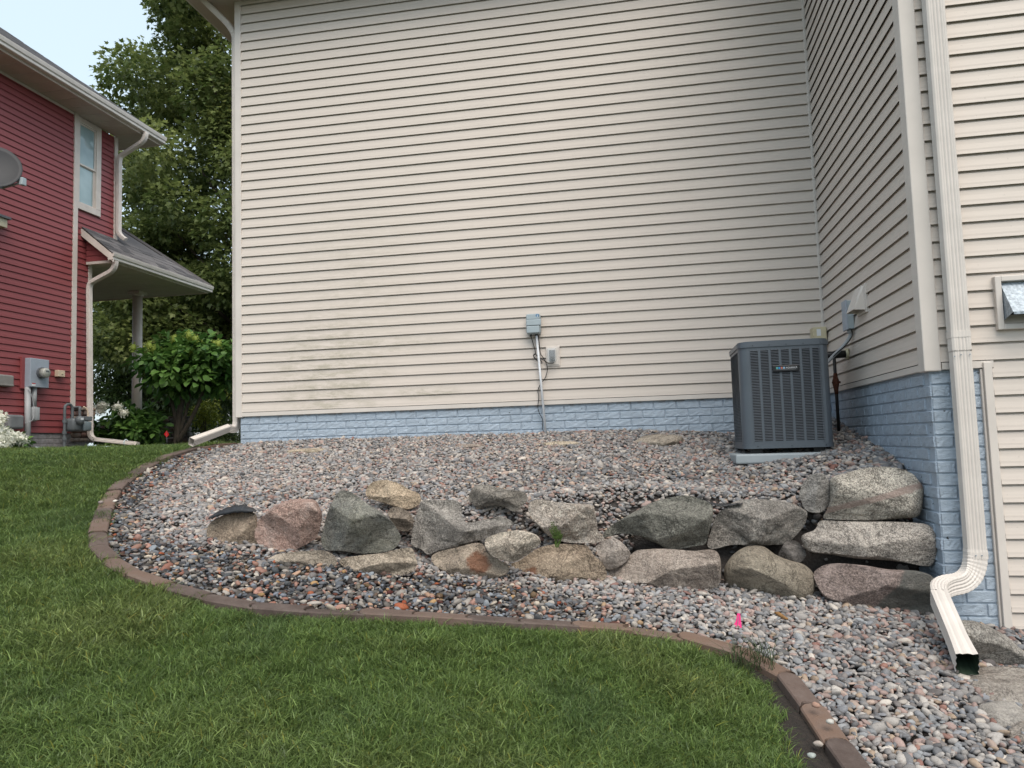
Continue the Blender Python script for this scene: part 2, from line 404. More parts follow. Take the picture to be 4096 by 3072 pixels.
# ---------------------------------------------------------------- scattering (stuff only)
def scatter(name, P, R, S, C, I, protos, matl):
    me = bpy.data.meshes.new(name); me.from_pydata([tuple(p) for p in P], [], [])
    n = len(P)
    for nm, typ, arr, key in (('rot', 'FLOAT_VECTOR', R, 'vector'), ('scl', 'FLOAT_VECTOR', S, 'vector')):
        q = me.attributes.new(nm, typ, 'POINT'); q.data.foreach_set(key, np.asarray(arr, np.float32).ravel())
    q = me.attributes.new('tint', 'FLOAT_COLOR', 'POINT'); q.data.foreach_set('color', np.concatenate([np.asarray(C), np.ones((n, 1))], 1).astype(np.float32).ravel())
    q = me.attributes.new('idx', 'INT', 'POINT'); q.data.foreach_set('value', np.asarray(I, np.int32))
    c = bpy.data.collections.new(name+'_shapes')
    for k, pm in enumerate(protos):
        pm.materials.append(matl); po = bpy.data.objects.new('%s_shape_%02d' % (name, k), pm); c.objects.link(po)
    o = bpy.data.objects.new(name, me); col.objects.link(o); me.materials.append(matl)
    g = bpy.data.node_groups.new(name+'_nodes', 'GeometryNodeTree')
    g.interface.new_socket('Geometry', in_out='INPUT', socket_type='NodeSocketGeometry')
    g.interface.new_socket('Geometry', in_out='OUTPUT', socket_type='NodeSocketGeometry')
    gi = g.nodes.new('NodeGroupInput'); go = g.nodes.new('NodeGroupOutput'); ip = g.nodes.new('GeometryNodeInstanceOnPoints')
    ci = g.nodes.new('GeometryNodeCollectionInfo'); ci.inputs['Collection'].default_value = c
    ci.inputs['Separate Children'].default_value = True; ci.inputs['Reset Children'].default_value = True
    def na(nm, dt):
        k = g.nodes.new('GeometryNodeInputNamedAttribute'); k.data_type = dt; k.inputs['Name'].default_value = nm; return k.outputs['Attribute']
    ip.inputs['Pick Instance'].default_value = True
    g.links.new(gi.outputs[0], ip.inputs['Points']); g.links.new(ci.outputs[0], ip.inputs['Instance'])
    g.links.new(na('idx', 'INT'), ip.inputs['Instance Index'])
    er = g.nodes.new('FunctionNodeEulerToRotation'); g.links.new(na('rot', 'FLOAT_VECTOR'), er.inputs[0])
    g.links.new(er.outputs[0], ip.inputs['Rotation']); g.links.new(na('scl', 'FLOAT_VECTOR'), ip.inputs['Scale'])
    g.links.new(ip.outputs[0], go.inputs[0])
    md = o.modifiers.new('scatter', 'NODES'); md.node_group = g
    return o

def rock_mesh(seed, sub=2, rough=.25, flat=(1, .78, .55), facets=5):
    r = random.Random(seed); bm = bmesh.new(); bmesh.ops.create_icosphere(bm, subdivisions=sub, radius=1)
    pl_ = []
    for k in range(facets):
        d = Vector((r.gauss(0, 1), r.gauss(0, 1), r.gauss(0, 1))).normalized(); pl_.append((d, r.uniform(.62, .95)))
    off = Vector((seed*3.1, seed*1.7, 0))
    for q in bm.verts:
        d = q.co.normalized(); rad = 1+rough*noise.noise(d*1.1+off)
        for nd, h in pl_:
            c = nd.dot(d)
            if c > .05: rad = min(rad, h/c*1.02)
        q.co = Vector((d.x*rad*flat[0], d.y*rad*flat[1], d.z*rad*flat[2]))
    me = bpy.data.meshes.new('pebble_shape'); bm.to_mesh(me); bm.free(); me.shade_smooth(); return me

# boulders are laid first so that pebbles can be kept off them; see below
TOBLOCK = []

# pebble palette (linear)
PAL = np.array([(.21,.20,.195),(.16,.165,.175),(.27,.255,.24),(.33,.31,.29),(.115,.12,.13),(.40,.375,.345),(.27,.19,.165),(.31,.215,.19),(.22,.135,.115),(.19,.20,.22),
                (.46,.42,.37),(.30,.22,.15),(.24,.11,.08),(.14,.125,.12),(.24,.255,.27),(.085,.085,.09),(.19,.075,.055),(.36,.27,.22)])
PW = np.array([12,11,12,10,7,6,5,6,4,8,3.5,2.5,1.2,6,8,5,1.0,4]); PW = PW/PW.sum()
def fbm2(x, y, s, seed=0):
    return np.array([noise.noise(Vector((a*s, b*s, seed))) + .5*noise.noise(Vector((a*s*2.1, b*s*2.1, seed+9))) for a, b in zip(x, y)])
def gravel():
    sp = .0225; xs = np.arange(-6.05, 1.9, sp); ys = np.arange(-5.9, .03, sp)
    X, Y = np.meshgrid(xs, ys, indexing='ij'); X = X.ravel(); Y = Y.ravel()
    X = X+rng.uniform(-.5, .5, X.size)*sp; Y = Y+rng.uniform(-.5, .5, X.size)*sp
    xe = rng.uniform(-4.6, -.02, 9000); ye = FB(xe)+rng.uniform(.20, .46, 9000); X = np.concatenate([X, xe]); Y = np.concatenate([Y, ye])   # the steep bank needs more
    # thin out what the camera cannot see
    cx = (X-CP[0]); cy = (Y-CP[1]); keep = in_poly(X, Y, BED)
    dep = cx*RM[2][0]+cy*RM[2][1]; lat = cx*RM[0][0]+cy*RM[0][1]
    keep &= (dep > 1.6) & (np.abs(lat/np.maximum(dep, .1)) < .86)
    X, Y = X[keep], Y[keep]; 
    ed = edge_dist(X, Y); f0 = FB(X); steep = (Y > f0+.10) & (Y < f0+.33) & (X > -1.75) & (X < -.0)
    k = (ed > .062) & ~(steep & (rng.random(X.size) < .93)); X, Y, ed = X[k], Y[k], ed[k]
    n = X.size; Z = ground(X, Y)
    big = rng.random(n); size = np.exp(rng.normal(math.log(.0162), .30, n))*np.where(X < -1.5, .92, 1)
    size *= 1+.10*ss(-1.5, 0, X)                 # a little coarser to the right
    bigr = rng.random(n) < .02; size[bigr] *= 1.35
    size = np.clip(size, .009, .034)
    top = rng.random(n)
    Z = Z + .002 + top*.018 + .010*fbm2(X, Y, 2.2, 5)
    t = .38
    R = np.stack([rng.normal(0, t, n), rng.normal(0, t, n), rng.uniform(0, 6.28, n)], 1)
    el = rng.uniform(.85, 1.35, n); fl = rng.uniform(.7, 1.25, n)
    S = np.stack([size*el, size, size*fl], 1)
    I = rng.integers(0, 14, n)
    C = PAL[rng.choice(len(PAL), n, p=PW)]*rng.uniform(.8, 1.2, (n, 1))
    # washed, dark and colourful stones against pale dusty ones
    f = fbm2(X, Y, .9, 2)
    dark = ss(.34, .0, ed-.10-.15*f)*ss(-.9, -2.2, X)*.9
    lowl = ss(-2.75, -3.0, Y+.15*f)*ss(-1.2, -2.4, X)
    dark = np.clip(np.maximum(dark, lowl), 0, 1)
    nearb = np.exp(-((Y-FB(X)-.75)/.16)**2)*(X < -.8)*.35
    dark = np.clip(dark+nearb+.25*f, 0, 1)[:, None]
    m = C.mean(1, keepdims=True)
    Cd = (m+(C-m)*1.7)*(.62)
    sel = rng.random((n, 1)) < .45
    Cd = np.where(sel, Cd*.38, Cd*1.30)
    warmf = ss(.3, -2.2, X)[:, None]*.9+.35
    Cl = m+(C-m)*.9; Cl = Cl*.84+.050*warmf
    warm = ss(.8, -2.5, X)[:, None]
    Cl = Cl*(np.array([1.045, 1.0, .97])*warm+np.array([1.01, 1.0, 1.0])*(1-warm))
    C = np.clip(Cl*(1-dark)+Cd*dark, .012, .75)
    P = np.stack([X, Y, Z], 1)
    protos = [rock_mesh(s, 2, .35, (1, random.uniform(.66, .9), random.uniform(.42, .68)), random.choice((2, 4, 6))) for s in range(14)]
    o = scatter('gravel', P, R, S, C, I, protos, M_PEB)
    tag(o, 'mixed grey, pink and tan river pebbles filling the landscape bed', 'gravel', kind='stuff')
    # a few loose pebbles lying on the edging blocks and the soil
    for (u, v, c, lab) in [(3263, 2819, (.33, .2, .15), 'pink pebble lying on an edging paver by the bare soil'), (3321, 2886, (.38, .37, .34), 'pale grey pebble on the joint between two edging pavers'),
                      (461, 2004, (.62, .58, .52), 'white round pebble on the inner edge of the left edging curve'), (3273, 2975, (.36, .31, .27), 'tan flat pebble on dark soil beside the pavers'), (3246, 3022, (.30, .33, .31), 'small grey green pebble on dark soil near the grass'),
                      (403, 2009, (.24, .2, .19), 'brownish pebble on the leftmost edging pavers'), (3097, 3000, (.2, .17, .15), 'brown pebble half hidden in the grass near the soil strip')]:
        d = ray(u, v); tt = 1.5
        q = CP+d*tt
        while q[2] > gz(q[0], q[1])+(.075 if edge_dist(np.array(q[0]), np.array(q[1])) < .08 else .005) and tt < 12: tt += .01; q = CP+d*tt
        me = rock_mesh(int(u), 2, .3, (1, .8, .55), 4); me2 = me
        for vv in me2.vertices: vv.co = Vector(vv.co)*.019
        po = link('pebble', me2, None, smooth=True); po.location = tuple(q); po.rotation_euler = (0, 0, u)
        pm = mat('loose_pebble_%d' % u, c, .7, var=.15, vs=60, bump_s=.2); me2.materials.append(pm)
        tag(po, lab, 'pebble', 'loose pebbles around the edging')
gravel()

# ---------------------------------------------------------------- grass
def blade_clump(seed, n=190, rad=.085, hmin=.026, hmax=.060, lean=.8, wd=.0019):
    r = random.Random(seed); V = []; F = []; SH = []
    la = r.uniform(0, 6.28)
    for i in range(n):
        rr = rad*math.sqrt(r.random()); a = r.uniform(0, 6.28); x, y = rr*math.cos(a), rr*math.sin(a)
        h = r.uniform(hmin, hmax); d = r.gauss(la, 1.3); l = abs(r.gauss(lean, .35)); wdt = wd*r.choice((.6, .75, .9, 1, 1.35))
        yaw = r.uniform(0, 6.28); px, py = math.cos(yaw)*wdt, math.sin(yaw)*wdt
        b = len(V); sh = r.choice((.5, .7, .85, 1.0, 1.25)); dry = r.random() < .02
        for k, (t, wf) in enumerate(((0, 1), (.45, .85), (.8, .5), (1, 0))):
            ox = math.cos(d)*l*h*t*t; oy = math.sin(d)*l*h*t*t; z = h*t*(1-.33*min(l, 1.4)*t*t) - .004
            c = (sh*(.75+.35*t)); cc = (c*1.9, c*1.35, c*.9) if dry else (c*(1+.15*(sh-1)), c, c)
            if wf: V += [(x+ox-px*wf, y+oy-py*wf, z), (x+ox+px*wf, y+oy+py*wf, z)]; SH += [cc, cc]
            else: V.append((x+ox, y+oy, z)); SH.append(cc)
        F += [(b, b+1, b+3, b+2), (b+2, b+3, b+5, b+4), (b+4, b+5, b+6)]
    me = bpy.data.meshes.new('grass_shape'); me.from_pydata(V, [], F)
    q = me.attributes.new('shade', 'FLOAT_COLOR', 'POINT'); q.data.foreach_set('color', np.array([(*s, 1) for s in SH], np.float32).ravel())
    return me
def grass():
    P = []; 
    def region(x0, x1, y0, y1, sp):
        xs = np.arange(x0, x1, sp); ys = np.arange(y0, y1, sp); X, Y = np.meshgrid(xs, ys, indexing='ij'); X = X.ravel(); Y = Y.ravel()
        return X+rng.uniform(-.6, .6, X.size)*sp, Y+rng.uniform(-.6, .6, X.size)*sp
    a = region(-6.8, .2, -5.6, -2.6, .042); b = region(-10.1, -5.0, -3.2, 2.5, .06); b2 = region(-10.3, -5.9, 2.5, 8.0, .11)
    X = np.concatenate([a[0], b[0], b2[0]]); Y = np.concatenate([a[1], b[1], b2[1]]); far = np.concatenate([np.zeros(a[0].size), np.ones(b[0].size), 2*np.ones(b2[0].size)])
    keep = ~in_poly(X, Y, BED); keep &= ~((far == 1) & (X > -6.8) & (Y < -2.6)); keep &= ~((X > -5.95) & (Y > -.02))
    cx = (X-CP[0]); cy = (Y-CP[1]); dep = cx*RM[2][0]+cy*RM[2][1]; lat = cx*RM[0][0]+cy*RM[0][1]
    keep &= (dep > 1.7) & (np.abs(lat/np.maximum(dep, .1)) < .80)
    X, Y, far = X[keep], Y[keep], far[keep]
    ed = edge_dist(X, Y); need = .060+.11*ss(-1.9, -1.0, X)*ss(-3.1, -3.5, Y)+.09*ss(-3.5, -4.2, Y)*(X > -2)
    k = ed > need+rng.normal(0, .02, X.size); X, Y, far = X[k], Y[k], far[k]
    # two small bare patches
    for bx, by, br in ((-2.95, -4.55, .045), (-5.3, -3.9, .03)):
        k = (X-bx)**2+(Y-by)**2 > br**2*rng.uniform(.3, 2, X.size); X, Y, far = X[k], Y[k], far[k]
    n = X.size; Z = ground(X, Y)
    R = np.stack([rng.normal(0, .08, n), rng.normal(0, .08, n), rng.uniform(0, 6.28, n)], 1)
    f = fbm2(X, Y, 1.6, 1); f2 = fbm2(X, Y, 5.5, 4)
    s = rng.uniform(.75, 1.15, n)*(1+.28*f+.2*f2); s = s*np.where(far > 0, 1.0, 1); hs = s*(1+.25*(f2 > .35))
    S = np.stack([s*np.where(far == 1, 1.15, np.where(far == 2, 1.7, 1)), s*np.where(far == 1, 1.15, np.where(far == 2, 1.7, 1)), hs], 1)
    g0 = np.array([.138, .208, .058]); g1 = np.array([.200, .240, .078]); g2 = np.array([.120, .185, .060])
    yl = .6*ss(.0, .95, f+.35*f2+.35*ss(-3.2, -5.2, X)*ss(-1, -4, Y))[:, None]; dk = ss(.1, .8, -f)[:, None]
    C = g0*(1-yl)+g1*yl; C = C*(1-dk)+g2*dk; C = C*rng.uniform(.78, 1.22, (n, 1))
    I = rng.integers(0, 10, n)
    pr = [blade_clump(s) for s in range(8)]+[blade_clump(20, hmax=.078, n=150, lean=.9), blade_clump(21, hmax=.070, n=150, lean=1.0)]
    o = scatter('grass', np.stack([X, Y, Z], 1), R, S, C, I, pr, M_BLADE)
    tag(o, 'green mown lawn grass of fine rough blades', 'grass', kind='stuff')
grass()
def tuft(name, u, v, h, n, spread, label, cat, colr, wd=.0022):
    d = ray(u, v); t = 2.0; q = CP+d*t
    while q[2] > gz(q[0], q[1])+.02 and t < 12: t += .01; q = CP+d*t
    me = blade_clump(int(u), n, spread, h*.5, h, .75, wd)
    m = mat('tuft_%d' % u, colr, .5, var=.3, vs=40, bump_s=0)
    o = link(name, me, m); o.location = tuple(q); tag(o, label, cat); return o
tuft('grass_tuft', 3010, 2660, .17, 150, .11, 'tall dark grass tuft growing over the edging near the pink flag', 'grass tuft', (.06, .085, .035), .0018)

# ---------------------------------------------------------------- paver edging
def paver(L=.255, W=.104, H=.13):
    V = []; out = []
    n = 7
    for k in range(n):                        # convex nose
        a = -math.pi/2+math.pi*k/(n-1); out.append((L/2+.040*math.cos(a), W/2*math.sin(a)))
    for k in range(n):                        # concave tail
        a = math.pi/2-math.pi*k/(n-1); out.append((-L/2+.038*math.cos(a), W/2*math.sin(a)))
    m = len(out); c = .006
    def ring(z, sh): 
        return [(x-np.sign(x)*sh*.6, y*(1-2*sh/W), z) for x, y in out]
    V = ring(-H, 0)+ring(-c, 0)+ring(0, c)
    F = []
    for r in range(2):
        for k in range(m): a = r*m+k; b = r*m+(k+1) % m; F.append((a, b, b+m, a+m))
    top = 2*m
    for k in range(n-1): F.append((top+k, top+k+1, top+m-2-k, top+m-1-k))
    me = bpy.data.meshes.new('brick'); me.from_pydata(V, [], F); 
    bm = bmesh.new(); bm.from_mesh(me); bmesh.ops.recalc_face_normals(bm, faces=bm.faces); bm.to_mesh(me); bm.free()
    return me
edging = empty('paver_edging', (-4.2, -3.55, -1.05), 'curved border of brown interlocking concrete pavers between the lawn and pebbles', 'edging')
pm = paver(); pm.materials.append(M_PAVER)
s = .13; total = EL[-1]
while s < total-.15:
    step = .262
    c = epoint(s); a_ = epoint(s-.1); b_ = epoint(s+.1); t = b_-a_; yaw = math.atan2(t[1], t[0])
    za, zb = gz(*a_), gz(*b_)
    # heights on the lawn side of the border
    o = bpy.data.objects.new('brick', pm); col.objects.link(o); o.parent = edging
    o.rotation_euler = (random.gauss(0, .045), -math.atan2(zb-za, .2)+random.gauss(0, .012), yaw+math.pi+random.gauss(0, .012))
    o.rotation_euler[1] *= -1
    zz = gz(*c)+.038+random.gauss(0, .0045)
    o.location = Vector((c[0], c[1], zz))-Vector(edging.location)
    s += step

# ---------------------------------------------------------------- boulders
def rock_mat(name, c1, c2, speck=.5, vein=None, green=0, rust=None, scale=1, pale=None, split=None):
    c1 = tuple(x*k_ for x, k_ in zip(c1, (1.55, 1.46, 1.42))); c2 = tuple(x*k_ for x, k_ in zip(c2, (1.62, 1.54, 1.50)))
    m, t, b = nodes(name); tc = t.nodes.new('ShaderNodeNewGeometry'); v = pos(t)
    big = tex(t, v, 2.6*scale, 6, .65, .3); c = ramp(t, big, [(.32, c1), (.68, c2)]).outputs[0]
    fine = tex(t, v, 95, 5, .85)
    lo = 1-.9*speck; c = mixc(t, 1.0, c, ramp(t, fine, [(.40, (lo,)*3), (.5, (1,)*3), (.58, (1+speck*.95,)*3)]).outputs[0], 'MULTIPLY')
    gr = tex(t, v, 200, 3, .7); c = mixc(t, .9*speck, c, ramp(t, gr, [(.4, (.35,)*3), (.6, (1.35,)*3)]).outputs[0], 'MULTIPLY')
    st = tex(t, pos(t, (1.2, 1.2, 5)), 2.3, 6, .7, 1.0)
    c = mixc(t, ramp(t, st, [(.5, (0,)*3), (.62, (.42,)*3)]).outputs[0], c, tuple(x*.45 for x in c1))
    dirtn = tex(t, v, 6.5, 7, .75, .5)
    c = mixc(t, ramp(t, dirtn, [(.5, (0,)*3), (.62, (.38,)*3)]).outputs[0], c, pale or tuple(min(1, x*1.45) for x in c2))
    vn = math_(t, 'ABSOLUTE', math_(t, 'SUBTRACT', tex(t, v, 3.2, 5, .6, 1.5), .5)); c = mixc(t, ramp(t, vn, [(.003, (.35,)*3), (.011, (0,)*3)]).outputs[0], c, tuple(min(1, x*1.7) for x in c2))
    ck = math_(t, 'ABSOLUTE', math_(t, 'SUBTRACT', tex(t, v, 4.4, 6, .65, .8), .47)); c = mixc(t, ramp(t, ck, [(.003, (.75,)*3), (.014, (0,)*3)]).outputs[0], c, tuple(x*.35 for x in c1))
    if green: c = mixc(t, math_(t, 'MULTIPLY', ramp(t, tex(t, v, 3.5, 5, .7), [(.45, (0,)*3), (.65, (1,)*3)]).outputs[0], green), c, (.10, .105, .055))
    def near(p, r):
        vm = t.nodes.new('ShaderNodeVectorMath'); vm.operation = 'DISTANCE'; t.links.new(tc.outputs['Position'], vm.inputs[0]); vm.inputs[1].default_value = tuple(p)
        d = math_(t, 'ADD', vm.outputs['Value'], math_(t, 'MULTIPLY', math_(t, 'SUBTRACT', tex(t, v, 30, 4), .5), r*.8))
        return ramp(t, math_(t, 'DIVIDE', d, r), [(.75, (1,)*3), (1.0, (0,)*3)]).outputs[0]
    if rust is not None: c = mixc(t, math_(t, 'MULTIPLY', near(*rust), .85), c, (.20, .085, .045))
    if vein is not None:        # a coloured band: point, direction normal, half width, colour
        p, nrm, hw, vc = vein
        vm = t.nodes.new('ShaderNodeVectorMath'); vm.operation = 'SUBTRACT'; t.links.new(tc.outputs['Position'], vm.inputs[0]); vm.inputs[1].default_value = tuple(p)
        dp = t.nodes.new('ShaderNodeVectorMath'); dp.operation = 'DOT_PRODUCT'; t.links.new(vm.outputs[0], dp.inputs[0]); dp.inputs[1].default_value = tuple(Vector(nrm).normalized())
        dd = math_(t, 'ADD', dp.outputs['Value'], math_(t, 'MULTIPLY', math_(t, 'SUBTRACT', tex(t, v, 9, 4), .5), hw*1.3))
        if split: k = ramp(t, math_(t, 'ADD', math_(t, 'DIVIDE', dd, .05), .5), [(.3, (0,)*3), (.7, (1,)*3)]).outputs[0]
        else: k = ramp(t, math_(t, 'DIVIDE', math_(t, 'ABSOLUTE', dd), hw), [(.6, (1,)*3), (1, (0,)*3)]).outputs[0]
        c = mixc(t, math_(t, 'MULTIPLY', k, .8), c, vc)
    t.links.new(c, b.inputs['Base Color']); b.inputs['Roughness'].default_value = .82; b.inputs['Specular IOR Level'].default_value = .3
    h = math_(t, 'ADD', tex(t, v, 22, 8, .68), math_(t, 'MULTIPLY', fine, .25))
    bump(t, b, h, 1.0, .045)
    return m
GREY = ((.14, .135, .125), (.24, .23, .215)); TAN = ((.15, .125, .10), (.27, .235, .195))
def A(pts): return [(780+x/2.011, 1850+y/2.011) for x, y in pts]
def Bc(pts): return [(1780+x/2.011, 1850+y/2.011) for x, y in pts]
def Cc(pts): return [(2680+x/2.011, 1850+y/2.011) for x, y in pts]
def boulder(name, pts, y, thick, material, label, seed, ridges=None, rough=.03, cat='boulder', group='boulders stacked as the retaining wall', power=3.0, NA=100, NR=28, nfac=7, depth=None):
    pts = np.array(pts, float); c2 = pts.mean(0)
    # area centroid
    x, yv = pts[:, 0], pts[:, 1]; x1, y1 = np.roll(x, -1), np.roll(yv, -1); cr = x*y1-x1*yv
    c2 = np.array([((x+x1)*cr).sum(), ((yv+y1)*cr).sum()])/(3*cr.sum())
    sm = np.array(smooth_path([tuple(p) for p in pts], 6, closed=True))
    sm = .35*sm+.65*(sm*.5+.25*np.roll(sm, 1, 0)+.25*np.roll(sm, -1, 0))
    ang = np.arctan2(sm[:, 1]-c2[1], sm[:, 0]-c2[0])
    d = np.linalg.norm(np.diff(np.vstack([sm, sm[:1]]), axis=0), axis=1); L = np.concatenate([[0], np.cumsum(d)])
    smc = np.vstack([sm, sm[:1]]); sA = np.linspace(0, L[-1], NA, endpoint=False)
    out = np.stack([np.interp(sA, L, smc[:, 0]), np.interp(sA, L, smc[:, 1])], 1)
    C = at(c2[0], c2[1], 1, y); O = np.array([at(u, v, 1, y) for u, v in out])
    fwd = CP-C; fwd /= np.linalg.norm(fwd)
    half = np.linalg.norm(O-C, axis=1); ext = (O.max(0)-O.min(0)); size = (ext[0]*ext[2])**.5; T = thick*size
    r = random.Random(seed); w_ = ext[0]/2; h_ = ext[2]/2
    pls = ridges if ridges is not None else [(r.uniform(-.9, .9), r.uniform(-.9, .9), r.uniform(.45, 1.0)) for _ in range(nfac)]
    V = []; off = Vector((seed*7.3, seed*2.1, seed*.7))
    def pt(rho, i, side):
        base = C+(O[i]-C)*rho
        prof = (max(0, 1-rho**power))**.55
        q = base-C; xn, zn = q[0]/w_, q[2]/h_
        dpt = prof
        if side > 0:
            for a, b, c in pls: dpt = min(dpt, max(0.0, c+a*xn+b*zn)+ (0 if rho < .9 else 0))
            dpt = min(dpt, prof)
        p = base+fwd*dpt*T*side
        nn = Vector(p)*(1.6/size)+off
        nv = noise.noise(nn)+.5*noise.noise(nn*2.3)+.28*noise.noise(nn*5.1)+.12*noise.noise(nn*11)
        rg_ = 1-abs(noise.noise(nn*1.7+Vector((3, 1, 9)))); nv -= .9*max(0, rg_-.86)*6*.5; nv += .35*(abs(noise.noise(nn*3.1))-.25)
        dr = Vector(p-C); dr = dr.normalized() if dr.length > 1e-6 else Vector(fwd)
        amp = rough*size*(1 if rho < .85 else 1-(rho-.85)/.15*.75)
        return tuple(Vector(p)+dr*nv*amp*1.6)
    rh = [math.sin(math.pi/2*(k/(NR)))**.85 for k in range(1, NR+1)]
    V.append(pt(0.0, 0, 1)); F = []
    for rho in rh:
        for i in range(NA): V.append(pt(rho, i, 1))
    NB = 6
    for k in range(1, NB):
        rho = math.cos(math.pi/2*k/NB)
        for i in range(NA): V.append(pt(rho, i, -1))
    V.append(pt(0.0, 0, -1))
    rings = NR+NB-1
    for i in range(NA): F.append((0, 1+i, 1+(i+1) % NA))
    for k in range(rings-1):
        for i in range(NA): a = 1+k*NA+i; b = 1+k*NA+(i+1) % NA; F.append((a, a+NA, b+NA, b))
    last = len(V)-1
    for i in range(NA): a = 1+(rings-1)*NA+i; b = 1+(rings-1)*NA+(i+1) % NA; F.append((a, last, b))
    # keep the mesh about its own base point
    base = Vector(C); base.z = min(v_[2] for v_ in V)
    V = [tuple(Vector(v_)-base) for v_ in V]
    me = bpy.data.meshes.new(name); me.from_pydata(V, [], F)
    bm = bmesh.new(); bm.from_mesh(me); bmesh.ops.recalc_face_normals(bm, faces=bm.faces); bm.to_mesh(me); bm.free()
    o = link(name, me, material, smooth=True); o.location = base
    tag(o, label, cat, group); return o

def w3(u, v, y): return at(u, v, 1, y)
B = boulder
B('boulder', A([(95,560),(130,480),(230,425),(330,395),(480,405),(502,500),(515,650),(480,800),(380,790),(230,760),(130,680)]), -2.78, .35,
  rock_mat('rock_tan_leftmost', (.155,.125,.095), (.27,.225,.175), .45), 'low tan boulder half buried at the far left end under a black fabric flap', 1, rough=.02)
B('boulder', A([(480,560),(500,480),(560,420),(640,350),(750,303),(880,293),(970,308),(1010,380),(1020,450),(992,570),(960,620),(830,690),(700,715),(600,722),(530,680),(488,620)]), -2.80, .42,
  rock_mat('rock_pink', (.27,.185,.155), (.40,.30,.265), .4, pale=(.40,.36,.33)), 'large rounded pink granite boulder, second from the left', 2, rough=.022, nfac=4)
g_r = [(.95, .15, .80), (-.55, .60, .52), (-.05, -1.0, .92), (.5, -.6, 1.2)]
B('boulder', A([(1015,620),(1030,540),(1060,430),(1100,320),(1150,240),(1210,225),(1290,260),(1380,330),(1480,390),(1580,470),(1640,560),(1657,610),(1610,690),(1500,722),(1330,732),(1160,715),(1045,700)]), -2.80, .46,
  rock_mat('rock_green', (.115,.12,.115), (.20,.20,.175), .4, green=.3, pale=(.19,.21,.20)), 'big angular green grey boulder with a peaked top', 3, ridges=g_r, rough=.016)
B('boulder', A([(1370,235),(1400,180),(1460,145),(1560,145),(1660,178),(1720,215),(1800,250),(1818,300),(1780,355),(1700,380),(1600,355),(1480,315),(1390,285)]), -2.50, .36,
  rock_mat('rock_tan_top', (.21,.165,.115), (.33,.275,.205), .5), 'flattish tan boulder lying in the pebbles above the green one', 4, rough=.03)
B('boulder', A([(1550,400),(1590,360),(1650,362),(1720,400),(1757,460),(1752,520),(1700,552),(1640,542),(1590,500),(1560,440)]), -2.66, .5,
  rock_mat('rock_brown_small', (.10,.085,.07), (.19,.165,.135), .4), 'small round brown boulder wedged right of the green one', 5, rough=.015)
B('boulder', A([(1740,620),(1750,520),(1790,400),(1820,310),(1920,300),(2121,310),(2150,425),(2181,480),(2341,470),(2461,430),(2570,490),(2540,515),(2431,590),(2351,612),(2211,652),(2071,692),(1960,715),(1870,742),(1825,700),(1745,665)]), -2.66, .40,
  rock_mat('rock_grey_wedge', (.15,.145,.135), (.27,.26,.24), .5), 'wide light grey boulder tapering to a point on its right', 6, ridges=[(-.5,-.9,.62),(.9,.1,.45),(-.9,.5,.95),(.2,1.0,1.05)], rough=.03)
B('boulder', A([(555,800),(640,745),(760,722),(900,712),(1020,706),(1090,728),(1140,785),(1110,850),(960,880),(800,880),(680,860),(580,830)]), -2.98, .35,
  rock_mat('rock_low_a', (.18,.16,.13), (.29,.26,.215), .45), 'low sunken tan boulder below the pink one', 7, rough=.02)
B('boulder', A([(1160,795),(1200,768),(1320,748),(1500,728),(1620,700),(1740,688),(1770,750),(1785,830),(1700,900),(1560,930),(1420,930),(1290,890),(1200,840)]), -2.95, .35,
  rock_mat('rock_low_b', (.19,.165,.13), (.33,.29,.235), .5), 'low sunken cream boulder below the green one', 8, rough=.02)
B('boulder', Bc([(-110,760),(-60,720),(60,690),(230,648),(305,655),(335,720),(420,778),(505,820),(510,880),(430,930),(330,950),(220,965),(110,950),(0,900),(-90,820)]), -2.75, .38,
  rock_mat('rock_rust_spot', (.185,.16,.13), (.30,.26,.21), .4, rust=(w3(1917, 2246, -2.82), .085)), 'brown boulder in the bottom row with an orange rust spot', 9, rough=.02)
B('boulder', Bc([(192,300),(205,235),(240,188),(330,178),(480,212),(620,232),(656,258),(662,310),(625,342),(592,382),(540,392),(460,352),(360,348),(280,367),(218,332)]), -2.42, .34,
  rock_mat('rock_slate_top', (.115,.11,.10), (.195,.185,.165), .3), 'flat topped dark grey slab boulder sitting highest in the middle', 10, ridges=[(-.9,.1,.75),(.6,.2,.65),(.1,-.6,.7),(0,1,.7)], rough=.02)
B('boulder', Bc([(318,640),(350,600),(450,563),(580,545),(680,558),(748,590),(775,640),(740,682),(660,742),(585,792),(520,797),(400,762),(338,710)]), -2.82, .38,
  rock_mat('rock_cream_small', (.245,.22,.185), (.37,.34,.29), .55), 'small cream speckled boulder between two rows near the centre', 11, rough=.03)
B('boulder', Bc([(668,380),(700,313),(780,296),(900,318),(1050,333),(1180,343),(1202,380),(1217,450),(1232,550),(1285,612),(1240,642),(1100,648),(950,637),(850,602),(760,522),(700,452)]), -2.44, .38,
  rock_mat('rock_white_granite', (.24,.215,.185), (.40,.37,.33), .55, pale=(.42,.41,.39)), 'pale pink and white boulder with a green fern at its foot', 12, ridges=[(-.8,.5,.7),(.5,-.4,.6),(.2,.9,.75)], rough=.035)
B('boulder', Bc([(528,820),(600,788),(700,718),(780,678),(900,653),(1060,658),(1150,678),(1202,750),(1262,800),(1292,860),(1296,930),(1200,970),(1050,985),(850,975),(720,950),(620,890)]), -2.57, .40,
  rock_mat('rock_tan_lower', (.17,.135,.10), (.29,.245,.19), .45, rust=(w3(2110, 2285, -2.66), .07)), 'broad tan brown boulder in the bottom row under the fern', 13, rough=.022)
